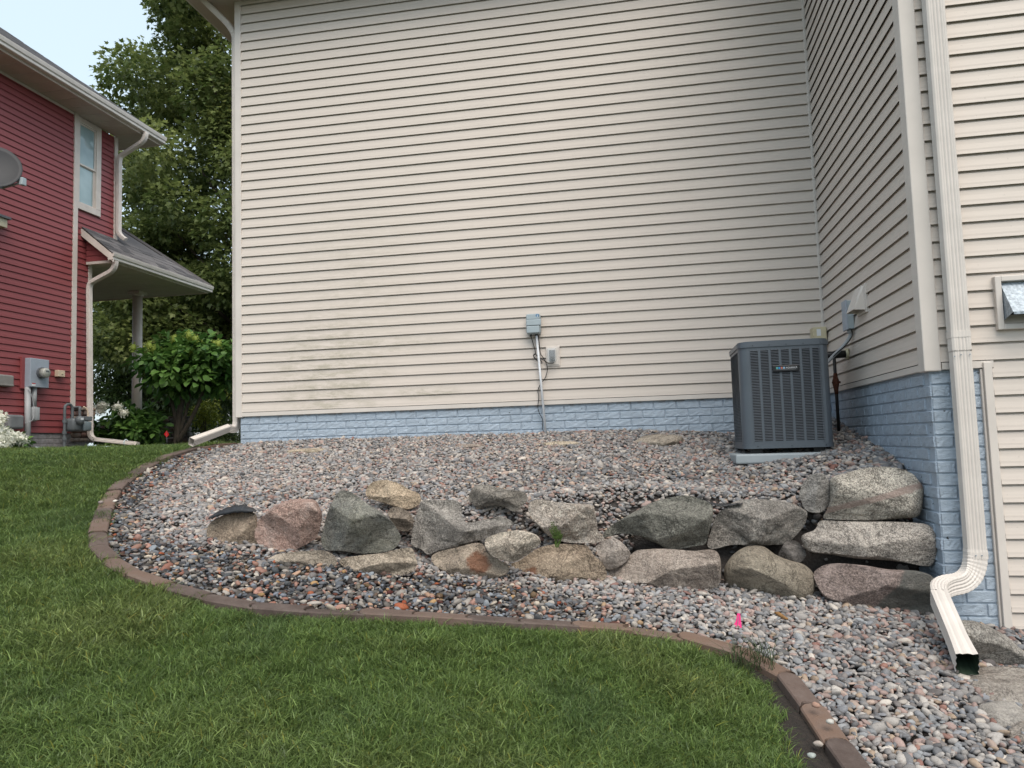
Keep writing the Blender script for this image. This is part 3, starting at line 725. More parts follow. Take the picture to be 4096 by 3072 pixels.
B('boulder', Bc([(1210,680),(1250,650),(1300,618),(1370,612),(1432,650),(1482,710),(1490,750),(1442,812),(1380,852),(1310,865),(1275,820),(1235,750)]), -2.46, .5,
  rock_mat('rock_round_grey', (.21,.19,.17), (.31,.285,.26), .35), 'small rounded grey boulder between two bottom row boulders', 14, rough=.012)
B('boulder', Bc([(1268,590),(1290,550),(1360,490),(1500,408),(1650,328),(1800,283),(1920,262),(2000,278),(2100,308),(2153,350),(2153,450),(2122,560),(2097,652),(2050,665),(1870,698),(1780,692),(1700,652),(1550,592),(1400,572),(1300,602)]), -2.34, .40,
  rock_mat('rock_dark_green', (.095,.098,.088), (.165,.168,.148), .55), 'large dark green grey triangular boulder right of centre', 15, ridges=[(1.0,.5,1.05),(-.35,-1.2,1.0),(-.6,.9,.95),(.0,.2,.62)], rough=.02)
B('boulder', Bc([(1295,890),(1330,850),(1440,792),(1500,740),(1560,705),(1700,698),(1870,706),(2000,715),(2120,702),(2182,718),(2217,780),(2224,900),(2200,1000),(2120,1070),(1980,1100),(1850,1070),(1700,1020),(1500,990),(1370,960)]), -2.43, .42,
  rock_mat('rock_brown_lower', (.17,.145,.125), (.30,.27,.24), .45), 'big brown grey boulder in the bottom row left of the smooth round one', 16, ridges=[(.7,-.5,.8),(-.5,.5,.75),(0,-.9,.85)], rough=.028)
B('boulder', Cc([(298,660),(320,560),(360,438),(430,368),(520,308),(640,293),(800,298),(950,318),(1080,378),(1107,420),(1082,510),(1000,602),(930,652),(780,662),(620,668),(480,668),(345,697)]), -2.22, .40,
  rock_mat('rock_grey_veined', (.145,.14,.13), (.25,.24,.22), .5, pale=(.36,.35,.32)), 'rough grey boulder with pale streaks and a hollow in its face', 17, ridges=[(-.8,.4,.8),(.75,.2,.55),(.1,-.8,.8),(-.2,.9,.9)], rough=.045)
B('boulder', Cc([(1040,250),(1068,168),(1120,108),(1190,84),(1240,94),(1282,160),(1287,260),(1277,340),(1220,402),(1150,410),(1088,382),(1056,310)]), -2.16, .42,
  rock_mat('rock_small_oval', (.14,.14,.135), (.225,.225,.215), .5), 'upright egg shaped grey boulder beside the top right one', 18, rough=.018)
B('boulder', Cc([(1232,442),(1278,350),(1290,250),(1298,128),(1400,88),(1550,48),(1700,33),(1850,48),(1950,88),(2002,140),(2042,200),(2037,300),(2022,400),(1980,442),(1850,452),(1700,467),(1500,467),(1300,457)]), -2.17, .36,
  rock_mat('rock_top_right', (.215,.205,.18), (.34,.33,.295), .75, vein=(w3(3500, 2005, -2.35), (-.26, 0, 1), .022, (.36,.27,.235))), 'large light speckled boulder with a pink band, top of the right stack', 19, ridges=[(.35,.6,.85),(-.3,-.8,.85),(.1,.1,.72)], rough=.02)
B('boulder', Cc([(1058,640),(1068,580),(1168,540),(1200,473),(1300,468),(1500,478),(1800,478),(2000,488),(2092,510),(2152,580),(2164,700),(2112,822),(2020,832),(1800,792),(1500,772),(1300,742),(1118,717)]), -2.26, .34,
  rock_mat('rock_mid_right', (.19,.18,.165), (.315,.30,.275), .7), 'long flat light grey boulder, middle of the right stack', 20, ridges=[(.1,-.75,.62),(.5,.3,.9),(-.4,.3,.8)], rough=.024)
B('boulder', Cc([(870,745),(900,680),(930,638),(1000,628),(1052,660),(1092,720),(1092,760),(1040,807),(980,792),(920,775)]), -2.24, .45,
  rock_mat('rock_small_dark', (.085,.082,.078), (.14,.135,.13), .25), 'small dark grey stone wedged above the smooth round boulder', 21, rough=.02)
B('boulder', Cc([(433,900),(450,820),(520,728),(600,680),(680,667),(760,678),(850,738),(950,780),(1080,820),(1152,890),(1172,970),(1150,1070),(1080,1125),(960,1135),(800,1100),(600,1070),(470,1010)]), -2.30, .46,
  rock_mat('rock_smooth_round', (.135,.12,.095), (.235,.215,.175), .3), 'big smooth olive brown boulder in the bottom row', 22, ridges=[(.6,.8,1.0)], rough=.012)
B('boulder', Cc([(1158,900),(1200,850),(1300,813),(1500,818),(1750,858),(1950,868),(2080,898),(2132,950),(2150,1100),(2110,1240),(1900,1270),(1650,1255),(1450,1170),(1250,1090),(1180,980)]), -2.37, .36,
  rock_mat('rock_red_dark', (.14,.115,.105), (.225,.19,.178), .5, vein=(w3(3555, 2360, -2.4), (1, 0, -.75), .05, (.115,.125,.115)), split=True), 'low boulder by the wall corner, dark red left and banded grey right', 23, ridges=[(-.2,.9,.62),(.6,-.3,.75),(-.6,-.2,.9)], rough=.024)
B('boulder', [(3812,2472),(3836,2481),(3895,2483),(3950,2504),(4000,2529),(4043,2556),(4077,2590),(4130,2625),(4220,2700),(4230,2790),(4100,2800),(4030,2775),(3960,2740),(3900,2710),(3850,2650),(3800,2560)], -2.84, .5,
  rock_mat('rock_corner', (.17,.165,.15), (.27,.265,.245), .6), 'big grey boulder against the siding behind the downspout outlet', 24, ridges=[(.1,.8,.6)], rough=.015, group='rocks beside the downspout outlet')
B('boulder', [(3890,2625),(3930,2632),(3975,2645),(4020,2668),(4034,2695),(4020,2715),(3960,2725),(3900,2705)], -2.95, .4,
  rock_mat('rock_outlet_brown', (.13,.115,.09), (.22,.19,.155), .4), 'small brown rock just right of the downspout outlet', 25, rough=.03, group='rocks beside the downspout outlet')
def flat_rock(u, v, rx, ry, h, rot, m, label, seed):
    d = ray(u, v); t = 1.5; q = CP+d*t
    while q[2] > gz(q[0], q[1])+.01 and t < 14: t += .01; q = CP+d*t
    me = rock_mesh(seed, 4, .25, (1, 1, 1), 8)
    off = Vector((seed, 0, 0))
    for vv in me.vertices:
        k = 1+.05*noise.noise(Vector(vv.co)*4+off)+.02*noise.noise(Vector(vv.co)*11+off); z = vv.co.z
        z = math.copysign(abs(z)**.6, z)
        vv.co = Vector((vv.co.x*rx*k, vv.co.y*ry*k, z*h*k))
    o = link('flat_stone', me, m, smooth=True); o.location = tuple(q)
    slope = .15
    o.rotation_euler = (math.atan(.148), 0, rot); tag(o, label, 'stone', 'flat stones set in the pebbles'); return o
RG = rock_mat('rock_flat_grey', (.19,.175,.155), (.28,.265,.24), .35)
RT = rock_mat('rock_flat_tan', (.27,.235,.18), (.40,.355,.28), .35)
flat_rock(4125, 2780, .30, .20, .06, .2, RG, 'large flat grey stone at the right edge below the downspout outlet', 31)
flat_rock(4015, 2865, .15, .10, .045, .4, rock_mat('rock_flat_pale', (.21,.205,.19), (.28,.27,.25), .3), 'pale smooth stone half sunk in pebbles near the lower right', 32)
flat_rock(4200, 2975, .15, .14, .05, .1, RG, 'grey stone cut by the right edge of the view at the bottom', 33)
flat_rock(2640, 1768, .20, .18, .06, .1, rock_mat('rock_flat_cream', (.20,.18,.15), (.28,.255,.215), .35), 'flat cream limestone slab near the foundation left of the air conditioner', 34)
flat_rock(2240, 1781, .19, .07, .032, .0, RT, 'thin tan stone lying in pebbles below the grey riser pipe', 35)
flat_rock(1225, 1808, .20, .08, .030, .05, RT, 'thin tan stone in the pebbles nearest the left end of the wall', 36)
flat_rock(1880, 1790, .17, .06, .028, .0, rock_mat('rock_flat_dull', (.19,.165,.145), (.26,.23,.2), .3), 'dull brown thin stone between two tan ones below the wall', 37)

# landscape fabric flaps
def flap(pts, y, label, lift=.0):
    V = []; F = []; n = 10; top, bot = pts
    T_ = smooth_path([at(u, v, 1, y) for u, v in top], 8); Bt = smooth_path([at(u, v, 1, y-.05) for u, v in bot], 8)
    m = min(len(T_), len(Bt))
    for k in range(m):
        for j in range(4):
            f = j/3; p = T_[k]*(1-f)+Bt[k]*f; p = p+np.array([0, -.02*math.sin(math.pi*f), .008*noise.noise(Vector((k*.7, j*.9, 1)))]); V.append(tuple(p))
    for k in range(m-1):
        for j in range(3): a = k*4+j; F.append((a, a+1, a+5, a+4))
    me = bpy.data.meshes.new('landscape_fabric'); me.from_pydata(V, [], F); o = link('landscape_fabric', me, M_FABRIC, smooth=True)
    md = o.modifiers.new('s', 'SOLIDIFY'); md.thickness = .003
    tag(o, label, 'fabric', 'exposed landscape fabric')
flap((A([(112,440),(200,385),(320,345),(400,345),(500,380)]), A([(125,455),(200,425),(320,408),(410,402),(500,398)])), -2.78, 'black landscape fabric flap over the leftmost buried boulder')
flap((Bc([(1960,262),(2060,290),(2150,320),(2250,330),(2390,322)]), Bc([(1990,285),(2080,315),(2170,345),(2260,352),(2390,330)])), -2.22, 'strip of black landscape fabric showing between two upper boulders')

# dark backing soil behind the stack (real earth face)
def backing():
    V = []; F = []; xs = np.linspace(-4.3, -.01, 60)
    for x in xs:
        y = float(FB(x)); z0 = gz(x, y)-.1; z1 = float(UP(x, y+.52))-.02
        for j, f in enumerate((0, .3, .6, .85, 1.0)):
            V.append((x, y+.27+.14*f+.015*noise.noise(Vector((x*6, f*4, 0))), z0+(z1-z0)*f))
    for i in range(len(xs)-1):
        for j in range(4): a = i*5+j; F.append((a, a+5, a+6, a+1))
    me = bpy.data.meshes.new('soil_bank'); me.from_pydata(V, [], F); o = link('soil_bank', me, mat('dark_earth', (.018, .014, .011), .95, var=.4, vs=30, bump_s=.8, bd=.02), smooth=True)
    tag(o, 'dark earth bank behind the stacked boulders', 'soil', kind='structure')

# fern
fm = leaf_mat('fern_leaf', (.05, .085, .02), (.10, .16, .035))
def fern():
    root = empty('fern', tuple(w3(2235, 2160, -2.72)), 'small bright green fern growing between boulders in the middle', 'plant')
    r = random.Random(4)
    base = Vector(root.location); cb = CP
    tips = [(2209, 2092), (2222, 2110), (2236, 2125), (2203, 2118), (2245, 2140), (2228, 2190), (2215, 2150)]
    for u, v in tips:
        tip = Vector(w3(u, v, -2.80)); m = MB(); n = 9
        for k in range(1, n+1):
            f = k/n; p = base.lerp(tip, f)+Vector((0, -.02*math.sin(math.pi*f), 0)); ln = .026*(1-.65*f)+.004
            for s_ in (-1, 1):
                d = Vector((s_, -.3, .5)).normalized()*ln; m.poly([p, p+d*.5+Vector((0, 0, -.003)), p+d, p+d*.5+Vector((0, 0, .0045))])
        m.tube([base, base.lerp(tip, .5)+Vector((0, -.02, 0)), tip], .0012, 4)
        o = m.build('frond', fm, root)
        q = o.data.attributes.new('shade', 'FLOAT', 'POINT'); q.data.foreach_set('value', np.array([r.uniform(.2, 1) for _ in o.data.vertices], np.float32))
fern()

# flags, stick
def pin_flag(u0, v0, u1, v1, y, wdt, m, label, shape):
    root = empty('marker_flag', tuple(at(u0, v0, 1, y)), label, 'flag')
    a = Vector(at(u0, v0, 1, y)); b = Vector(at(u1, v1, 1, y)); k = MB(); k.tube([a-Vector((0, 0, .03)), b], .0016, 6); k.build('wire', M_GAL, root)
    V = []; F = []; 
    cu_ = sum(u for u, v in shape)/len(shape); cv_ = sum(v for u, v in shape)/len(shape); q_ = 1.3 if y < 0 else 1.0; P = [Vector(at(cu_+(u-cu_)*q_, cv_+(v-cv_)*(1+(q_-1)*.6), 1, y)) for u, v in shape]
    cen = sum(P, Vector())/len(P)
    k = MB(); 
    for i in range(len(P)):
        p, q = P[i], P[(i+1) % len(P)]; k.poly([p+Vector((0, -.003*(i % 2), 0)), q+Vector((0, -.003*((i+1) % 2), 0)), cen+Vector((0, .003, 0))])
    o = k.build('flag_cloth', m, root); md = o.modifiers.new('s', 'SOLIDIFY'); md.thickness = .0008
s4 = 2.149
def F4(pts): return [(2300+x/s4, 2300+y/s4) for x, y in pts]
pin_flag(*F4([(1392,500)])[0], *F4([(1403,345)])[0], -2.95, .04, M_PINK, 'bright pink utility marker flag standing in the pebbles', F4([(1395,342),(1413,342),(1420,400),(1424,455),(1398,462),(1375,485),(1358,458),(1372,425),(1385,400),(1390,370)]))
s5 = 3.687
pin_flag(550+432/s5, 1400+1340/s5, 550+432/s5, 1400+1190/s5, 4.6, .04, M_REDF, 'small red marker flag beside the ornamental tree trunk', [(550+x/s5, 1400+y/s5) for x, y in ((432,1185),(468,1245),(430,1290),(392,1240))])
k = MB(); a = Vector((at(*F4([(1718,325)])[0], 1, -2.86))); b = Vector(at(*F4([(1828,378)])[0], 1, -2.92))
k.tube([a, a.lerp(b, .3)+Vector((0, 0, .004)), a.lerp(b, .7)+Vector((0, 0, -.002)), b], [.006, .011, .010, .005], 7); o = k.build('wood_chip', M_WOOD, smooth=True)
tag(o, 'short orange brown stick lying on pebbles right of the pink flag', 'stick')

# ---------------------------------------------------------------- the beige house
E_ = .1016
def lap_board(name, p0, along, nrm, length, z, E, m, parent, out=.023):
    p0 = Vector(p0); al = Vector(along); nr = Vector(nrm)
    prof = [(.003, E+.014), (.003, E-.0085), (.0125, E-.0135), (.0145, E*.6), (out, .001), (out-.0015, -.0005), (out-.003, .030), (.0025, .032)]
    k = MB(); n = len(prof); ends = []
    for s_ in (0, length):
        for d, h in prof: k.v.append(tuple(p0+al*s_+nr*d+Vector((0, 0, z+h))))
    for i in range(n): j = (i+1) % n; k.f.append((i, j, j+n, i+n))
    k.f.append(tuple(range(n))); k.f.append(tuple(range(2*n-1, n-1, -1)))
    return k.build(name, m, parent)
house = empty('beige_house', (-2.85, 0, -.33), 'two storey house with cream vinyl lap siding on a blue painted brick base', 'house')
XL, XR, YO = -5.72, 0.0, -2.391
TOPZ = 4.42
nC = int(TOPZ/E_)+1
rs = random.Random(12); seam = None
for k_ in range(nC):
    if k_ % 2 == 0: seam = rs.uniform(-5.0, -.8)
    if seam < -2.9: parts = [(XL+.0, seam), (seam, -.012)]
    else: parts = [(XL, seam), (seam, -.012)]
    for j, (xa, xb) in enumerate(parts):
        lap_board('siding_board', (xa, -.0008*j, 0), (1, 0, 0), (0, -1, 0), xb-xa, k_*E_, E_, M_SID, house)
for k_ in range(nC):
    lap_board('siding_board', (0, -.03, 0), (0, -1, 0), (-1, 0, 0), -YO-.03-.0, k_*E_, E_, M_SID2, house)
for k_ in range(-17, nC):
    x0 = .02 if k_ >= 0 else .335
    lap_board('siding_board', (x0, YO, 0), (1, 0, 0), (0, -1, 0), 2.8-x0, k_*E_, E_, M_SID2, house)
def box(name, a, b, m, parent=None, r=.003):
    k = MB(); k.bbox(a, b, r); return k.build(name, m, parent)
# sheathing behind the boards
k = MB(); k.box((XL, .002, -.03), (XR+.05, .15, TOPZ+.1)); k.box((.002, YO+.002, -.03), (.15, 0, TOPZ+.1)); k.box((.002, YO+.004, -.03), (2.8, YO+.15, TOPZ+.1)); k.box((.345, YO+.004, -2.1), (2.8, YO+.15, -.03))
k.build('sheathing', M_DARK, house)
box('starter_strip', (XL-.02, -.021, -.045), (-.01, .01, -.004), M_TRIM, house)
box('starter_strip', (-.021, YO-.0, -.045), (.01, -.03, -.004), M_TRIM, house)
box('starter_strip', (.07, YO-.021, -.045), (.345, YO+.01, -.004), M_TRIM, house)
def corner_post(x0, x1, y0, y1, z0, z1):
    return box('corner_post', (x0, y0, z0), (x1, y1, z1), M_TRIM, house, .006)
corner_post(-5.79, -5.717, -.026, .05, -.052, TOPZ)
corner_post(-5.79, -5.77, .05, .12, -.052, TOPZ)
box('corner_post', (-.038, -.024, -.04), (-.0, .0, TOPZ), M_TRIM, house, .003)
box('corner_post', (-.027, YO-.026, -.052), (.066, YO+.075, TOPZ), M_TRIM, house, .006)
box('channel_trim', (.285, YO-.034, -1.95), (.330, YO+.02, -.012), M_TRIM, house, .004)
box('channel_trim', (.272, YO-.016, -1.95), (.2845, YO+.02, -.05), M_TRIM, house, .003)
# soffit, fascia, gutter and roof above
k = MB(); k.box((-6.25, -.42, TOPZ), (.2, .1, TOPZ+.015)); k.box((-6.25, .1, TOPZ), (-5.7, 7, TOPZ+.015)); k.box((-.4, YO-.42, TOPZ), (3.2, .1, TOPZ+.016)); k.build('soffit', M_SOFF, house)
k = MB(); k.bbox((-6.27, -.44, TOPZ-.005), (-.42, -.425, TOPZ+.16)); k.bbox((-6.27, -.44, TOPZ-.005), (-6.25, 7, TOPZ+.16)); k.bbox((-.42, YO-.44, TOPZ-.005), (3.2, YO-.42, TOPZ+.16)); k.build('fascia', M_TRIM, house)
k = MB(); k.poly([(-6.35, -.5, TOPZ+.16), (3.2, -.5, TOPZ+.16), (3.2, 4, TOPZ+2.4), (-3.5, 4, TOPZ+2.4)]); k.poly([(-6.35, -.5, TOPZ+.16), (-3.5, 4, TOPZ+2.4), (-6.35, 8, TOPZ+.16)])
k.poly([(-.5, YO-.5, TOPZ+.16), (3.2, YO-.5, TOPZ+.16), (3.2, 1, TOPZ+1.9), (-.5, 1, TOPZ+1.0)]); k.build('roof', M_SHIN, house)
k = MB(); k.box((-5.744, .12, -.5), (XL+.1, 7, TOPZ)); k.build('side_wall', M_FND, house)
for k_ in range(nC):
    lap_board('siding_board', (-5.745, 7, 0), (0, -1, 0), (-1, 0, 0), 6.88, k_*E_, E_, M_SID2, house)
# the foundation: cast brick pattern, every visible brick a piece
def brick_mesh(seed, L=.203, H=.0665, D=.011):
    xs = [0, .005]+[.005+(L-.01)*i/6 for i in range(1, 6)]+[L-.005, L]; zs = [0, .005, H*.35, H*.65, H-.005, H]; nx, nz = len(xs)-1, len(zs)-1; V = []; F = []
    for j in range(nz+1):
        for i in range(nx+1):
            e = (i in (0, nx)) or (j in (0, nz))
            V.append((xs[i], -(0 if e else D*(.8+.45*noise.noise(Vector((i*.9+seed*5, j*1.3, seed))))), zs[j]))
    for j in range(nz):
        for i in range(nx): a = j*(nx+1)+i; F.append((a, a+1, a+nx+2, a+nx+1))
    me = bpy.data.meshes.new('brick'); me.from_pydata(V, [], F); return me
BM1 = [brick_mesh(s) for s in range(6)]; BM2 = [brick_mesh(s+10) for s in range(6)]; BMH = [brick_mesh(s+20, .0985) for s in range(3)]
for b_ in BM1+BMH: b_.materials.append(M_FND)
for b_ in BM2: b_.materials.append(M_FND2)
CH, CL = .0735, .2095
def place_brick(me, loc, rot):
    o = bpy.data.objects.new('brick', me); col.objects.link(o); o.parent = house; o.location = Vector(loc)-Vector(house.location); o.rotation_euler = rot
r_ = random.Random(5)
for row in range(5):
    z = -.056-CH*(row+1)+.003
    x = XL-.02+(0 if row % 2 else -.1+.1048)
    first = True
    xs_ = XL-.025
    if row % 2: place_brick(r_.choice(BMH), (xs_, .009, z), (0, 0, 0)); xs_ += CL/2
    while xs_ < -.1:
        if z > float(UP(xs_, 0))-.10: place_brick(r_.choice(BM1), (xs_, .009, z), (0, 0, 0))
        xs_ += CL
for row in range(21):
    z = -.056-CH*(row+1)+.003; y_ = 0.0-(CL/2 if row % 2 else 0)
    if row % 2 and z > gz(.0, -.05)-.1: pass
    while y_ > YO+.1:
        yy = max(y_-CL, YO+.012)
        gmin = min(float(UP(0, y_)), float(UP(0, yy))) if yy > -2.02 else -1.55
        if z > gmin-.09: 
            o = bpy.data.objects.new('brick', r_.choice(BM2) if y_-yy > .15 else r_.choice(BMH)); col.objects.link(o); o.parent = house
            o.location = Vector((.009, y_, z))-Vector(house.location); o.rotation_euler = (0, 0, -math.pi/2)
        y_ -= CL
for row in range(22):
    z = -.056-CH*(row+1)+.003; x_ = .012+(-CL/2 if row % 2 else 0)
    if row % 2: place_brick(r_.choice(BMH), (.012, YO+.009, z), (0, 0, 0)); x_ = .012+CL/2
    while x_ < .25:
        if x_+CL < .33: place_brick(r_.choice(BM1), (x_, YO+.009, z), (0, 0, 0))
        else: place_brick(BMH[0], (x_, YO+.009, z), (0, 0, 0))
        x_ += CL
k = MB(); k.box((XL-.03, .0095, -2.2), (.012, .3, -.02)); k.build('foundation', M_FND, house)
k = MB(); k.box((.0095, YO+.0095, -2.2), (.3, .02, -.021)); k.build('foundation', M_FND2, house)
k = MB(); k.box((.012, YO+.0093, -2.2), (.29, YO+.2, -.022)); k.build('foundation', M_FND, house)

# ---------------------------------------------------------------- downspouts
def flute(wd, dp, nf=3, amp=.0035):      # rectangular fluted section
    out = []
    def side(a, b, nrm, n):
        a = np.array(a); b = np.array(b); nrm = np.array(nrm)
        for i in range(n*4):
            f = i/(n*4); p = a+(b-a)*f
            dd = amp*(1 if i % 4 == 2 else (.35 if i % 4 in (1, 3) else 0)) if .1 < f < .9 else 0
            out.append(tuple(p-nrm*dd))
    w2_, d2 = wd/2, dp/2
    side((-w2_+.006, -d2), (w2_-.006, -d2), (0, -1), nf+1); side((w2_, -d2+.006), (w2_, d2-.006), (1, 0), nf)
    side((w2_-.006, d2), (-w2_+.006, d2), (0, 1), nf+1); side((-w2_, d2-.006), (-w2_, -d2+.006), (-1, 0), nf)
    return out
def corr(path, n, amp=.035):             # elbow corrugation
    return path, [1+(amp if i % 2 else -amp*.4) for i in range(len(path))]
def arc_path(p0, p1, p2, n=16):
    p0, p1, p2 = (Vector(p) for p in (p0, p1, p2))
    return [(p0.lerp(p1, t)).lerp(p1.lerp(p2, t), t) for t in [i/n for i in range(n+1)]]
d1 = empty('downspout', (.145, -2.46, -1.6), 'cream fluted downspout at the right corner with two elbows and an open outlet', 'downspout')
PF = flute(.104, .078, 4, .0035)
cx_ = .148; cy_ = YO-.082
k = MB(); k.sweep(PF, [(cx_, cy_, TOPZ), (cx_, cy_, .05)], (1, 0, 0)); k.build('upper_pipe', M_ALU, d1)
PF2 = [(a*.965, b*.965) for a, b in PF]
k = MB(); k.sweep(PF, [(cx_, cy_, .055), (cx_, cy_, .0495)], (1, 0, 0)); k.sweep(PF2, [(cx_, cy_, .052), (cx_, cy_, -1.06)], (1, 0, 0)); k.build('lower_pipe', M_ALU, d1)
for z_ in (.165, -1.075):
    k = MB(); PB = [(a*1.03, b*1.03) for a, b in flute(.104, .078, 4, .001)]
    k.sweep(PB, [(cx_, cy_, z_), (cx_, cy_, z_-.036)], (1, 0, 0)); k.build('strap', M_ALU, d1)
eA = Vector((cx_, cy_, -1.06)); c2_ = Vector(at(3600+330/2.371, 2000+825/2.371, 1, -2.60)); outp = Vector(at(3600+640/2.371, 2000+1560/2.371, 1, -3.20))
mid = Vector((cx_, cy_, -1.24))
mm = mid.lerp(c2_, .55)
pth = arc_path(eA, mid, mm, 22)
def last_side(path, side):
    side = Vector(side)
    for i in range(len(path)):
        t = (path[min(i+1, len(path)-1)]-path[max(i-1, 0)]).normalized(); side = (side-t*side.dot(t)).normalized()
    return side
def uperp(t): t = Vector(t).normalized(); u_ = Vector((0, 0, 1)); return -(u_-t*u_.dot(t)).normalized()
tL = (c2_-mm).normalized(); tE = (outp-c2_).normalized(); uL, uE = uperp(tL), uperp(tE)
sds = [Vector((1, 0, 0)).lerp(uL, min(1, (i/22))).normalized() for i in range(23)]
k = MB(); k.sweep(PF, pth, (1, 0, 0), sides=sds, scales=[1+(.03 if i % 2 else -.012) for i in range(23)], cap=False); k.build('elbow', M_ALU, d1)
m2 = c2_.lerp(outp, .16); pth2 = arc_path(pth[-1], c2_, m2, 16)
sds = [uL.lerp(uE, i/16).normalized() for i in range(17)]
k = MB(); k.sweep(PF, pth2, (1, 0, 0), sides=sds, scales=[1.0+(.025 if i % 2 else -.01) for i in range(17)], cap=False); k.build('elbow', M_ALU, d1)
path3 = [pth2[-1].lerp(outp, i/6) for i in range(7)]; sc3 = [1, 1, 1, 1, 1.0, 1.07, 1.17]
PE = flute(.104, .085, 2, .0045)
o = MB(); o.sweep(PE, path3, (1, 0, 0), cap=False, scales=sc3, sides=[uE]*7); ext_ = o.build('extension', M_ALU, d1)
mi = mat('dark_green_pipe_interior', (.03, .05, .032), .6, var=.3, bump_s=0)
k = MB(); k.sweep([(a*.965, b*.965) for a, b in PE], path3, (1, 0, 0), cap=False, scales=sc3, sides=[uE]*7); k.build('dark_interior', mi, d1)
k = MB(); k.sweep([(a*.9, b*.9) for a, b in PE], [path3[1], path3[1].lerp(path3[2], .1)], (1, 0, 0), sides=[uE]*2); k.build('dark_interior', M_DARK, d1)  # near-black cap inside the outlet, added to stand for the pipe's deep shade
k = MB()
for (x_, z_) in ((cx_-.012, .028), (cx_+.034, .028), (cx_-.046, .02), (cx_-.015, -1.092), (cx_+.016, -1.092)):
    k.tube([(x_, cy_-.041, z_), (x_, cy_-.046, z_)], .0035, 8)
k.build('screw', M_GAL, d1)

d2 = empty('downspout', (-5.84, .06, -.3), 'cream downspout at the left corner whose spout rests over the pavers', 'downspout')
PG = flute(.078, .058, 3, .003)
k = MB(); k.sweep(PG, [(-5.832, .075, 4.05), (-5.832, .075, -.10)], (0, 1, 0)); k.build('pipe', M_ALU, d2)
pp = arc_path((-5.832, .075, 4.05), (-5.832, .07, 4.14), (-5.93, .02, 4.25), 12); k = MB(); k.sweep(PG, pp, (0, 1, 0), cap=False, scales=corr(pp, 12)[1]); k.build('elbow', M_ALU, d2)
k = MB(); k.sweep(PG, [pp[-1], Vector((-6.28, -.20, 4.62))], last_side(pp, (0, 1, 0))); k.build('offset_pipe', M_ALU, d2)
eo = Vector(at(765, 1768, 1, -.50)); ee = Vector(at(915, 1712, 1, -.02))
pp = arc_path((-5.832, .075, -.10), (-5.832, .06, -.19), tuple(ee), 16); k = MB(); k.sweep(PG, pp, (0, 1, 0), cap=False, scales=corr(pp, 16)[1]); k.build('elbow', M_ALU, d2)
ls = last_side(pp, (0, 1, 0))
o = MB(); o.sweep(PG, [pp[-1], pp[-1].lerp(eo, .5), eo], ls, cap=False, scales=[1.0, 1.02, 1.1]); ex = o.build('extension', M_ALU, d2); md = ex.modifiers.new('s', 'SOLIDIFY'); md.thickness = .002

# ---------------------------------------------------------------- controller box, riser, cord and outlet on the wall
WY = -.02
ctl = empty('irrigation_controller', (-2.65, WY, .62), 'pale grey irrigation controller box with a round blue sticker on the cream wall', 'controller box')
k = MB(); k.bbox((-2.722, WY-.085, .632), (-2.584, WY, .828), .02); k.build('housing', M_GBOX, ctl, True)
k = MB(); k.bbox((-2.716, WY-.098, .712), (-2.574, WY-.083, .770), .006); k.bbox((-2.716, WY-.098, .640), (-2.592, WY-.083, .708), .008); k.bbox((-2.714, WY-.092, .772), (-2.590, WY-.083, .822), .008); k.build('door', M_GBOX, ctl)
k = MB(); n_ = 20; k.poly([(-2.608+.0155*math.cos(2*math.pi*i/n_), WY-.0935, .805+.0155*math.sin(2*math.pi*i/n_)) for i in range(n_)]); k.build('sticker', mat('blue_sticker', (.02, .16, .34), .4, bump_s=0), ctl)
k = MB(); k.poly([(-2.615, WY-.0943, .806), (-2.609, WY-.0943, .815), (-2.606, WY-.0943, .809), (-2.602, WY-.0943, .814), (-2.601, WY-.0943, .803)]); k.poly([(-2.613, WY-.0943, .793), (-2.603, WY-.0943, .793), (-2.603, WY-.0943, .801), (-2.613, WY-.0943, .801)]); k.build('sticker_print', M_LABELW, ctl)
k = MB(); k.tube([(-2.684, WY-.045, .636), (-2.684, WY-.045, .615)], .010, 8); k.tube([(-2.628, WY-.045, .636), (-2.628, WY-.045, .618)], .013, 10); k.build('gland', M_BLACK, ctl)
k = MB(); k.tube([(-2.628, WY-.045, .62), (-2.60, WY-.04, .15), (-2.567, WY-.05, -.40)], .0115, 10); o = k.build('riser_pipe', mat('pale_grey_pipe', (.62, .64, .67), .4, bump_s=0), None, True)
tag(o, 'thin pale grey conduit leaning from the controller box down to the pebbles', 'pipe')
def cord(pts, rad, name, label, cat='cable', m=M_BLACK, parent=None):
    k = MB(); k.tube(smooth_path(pts, 6), rad, 6); o = k.build(name, m, parent, True)
    if label: tag(o, label, cat)
    return o
Yc = WY-.022
cord([(-2.684, Yc-.02, .618), (-2.665, Yc, .54), (-2.645, Yc-.01, .45), (-2.662, Yc-.012, .435), (-2.658, Yc-.012, .405), (-2.62, Yc-.012, .37), (-2.592, Yc-.014, .352), (-2.588, Yc-.014, .362), (-2.612, Yc-.012, .40), (-2.645, Yc-.02, .445), (-2.665, Yc-.02, .425), (-2.63, Yc-.02, .385), (-2.60, Yc-.015, .375)], .0042, 'power_cord', 'coiled black cord hanging below the left of the controller box')
cord([(-2.613, Yc-.02, .625), (-2.606, Yc, .52), (-2.60, Yc, .45), (-2.573, Yc, .405), (-2.544, Yc, .362), (-2.505, Yc-.01, .349), (-2.47, Yc-.015, .352)], .0042, 'power_cord', 'black cord curving from the controller box into the outlet cover')
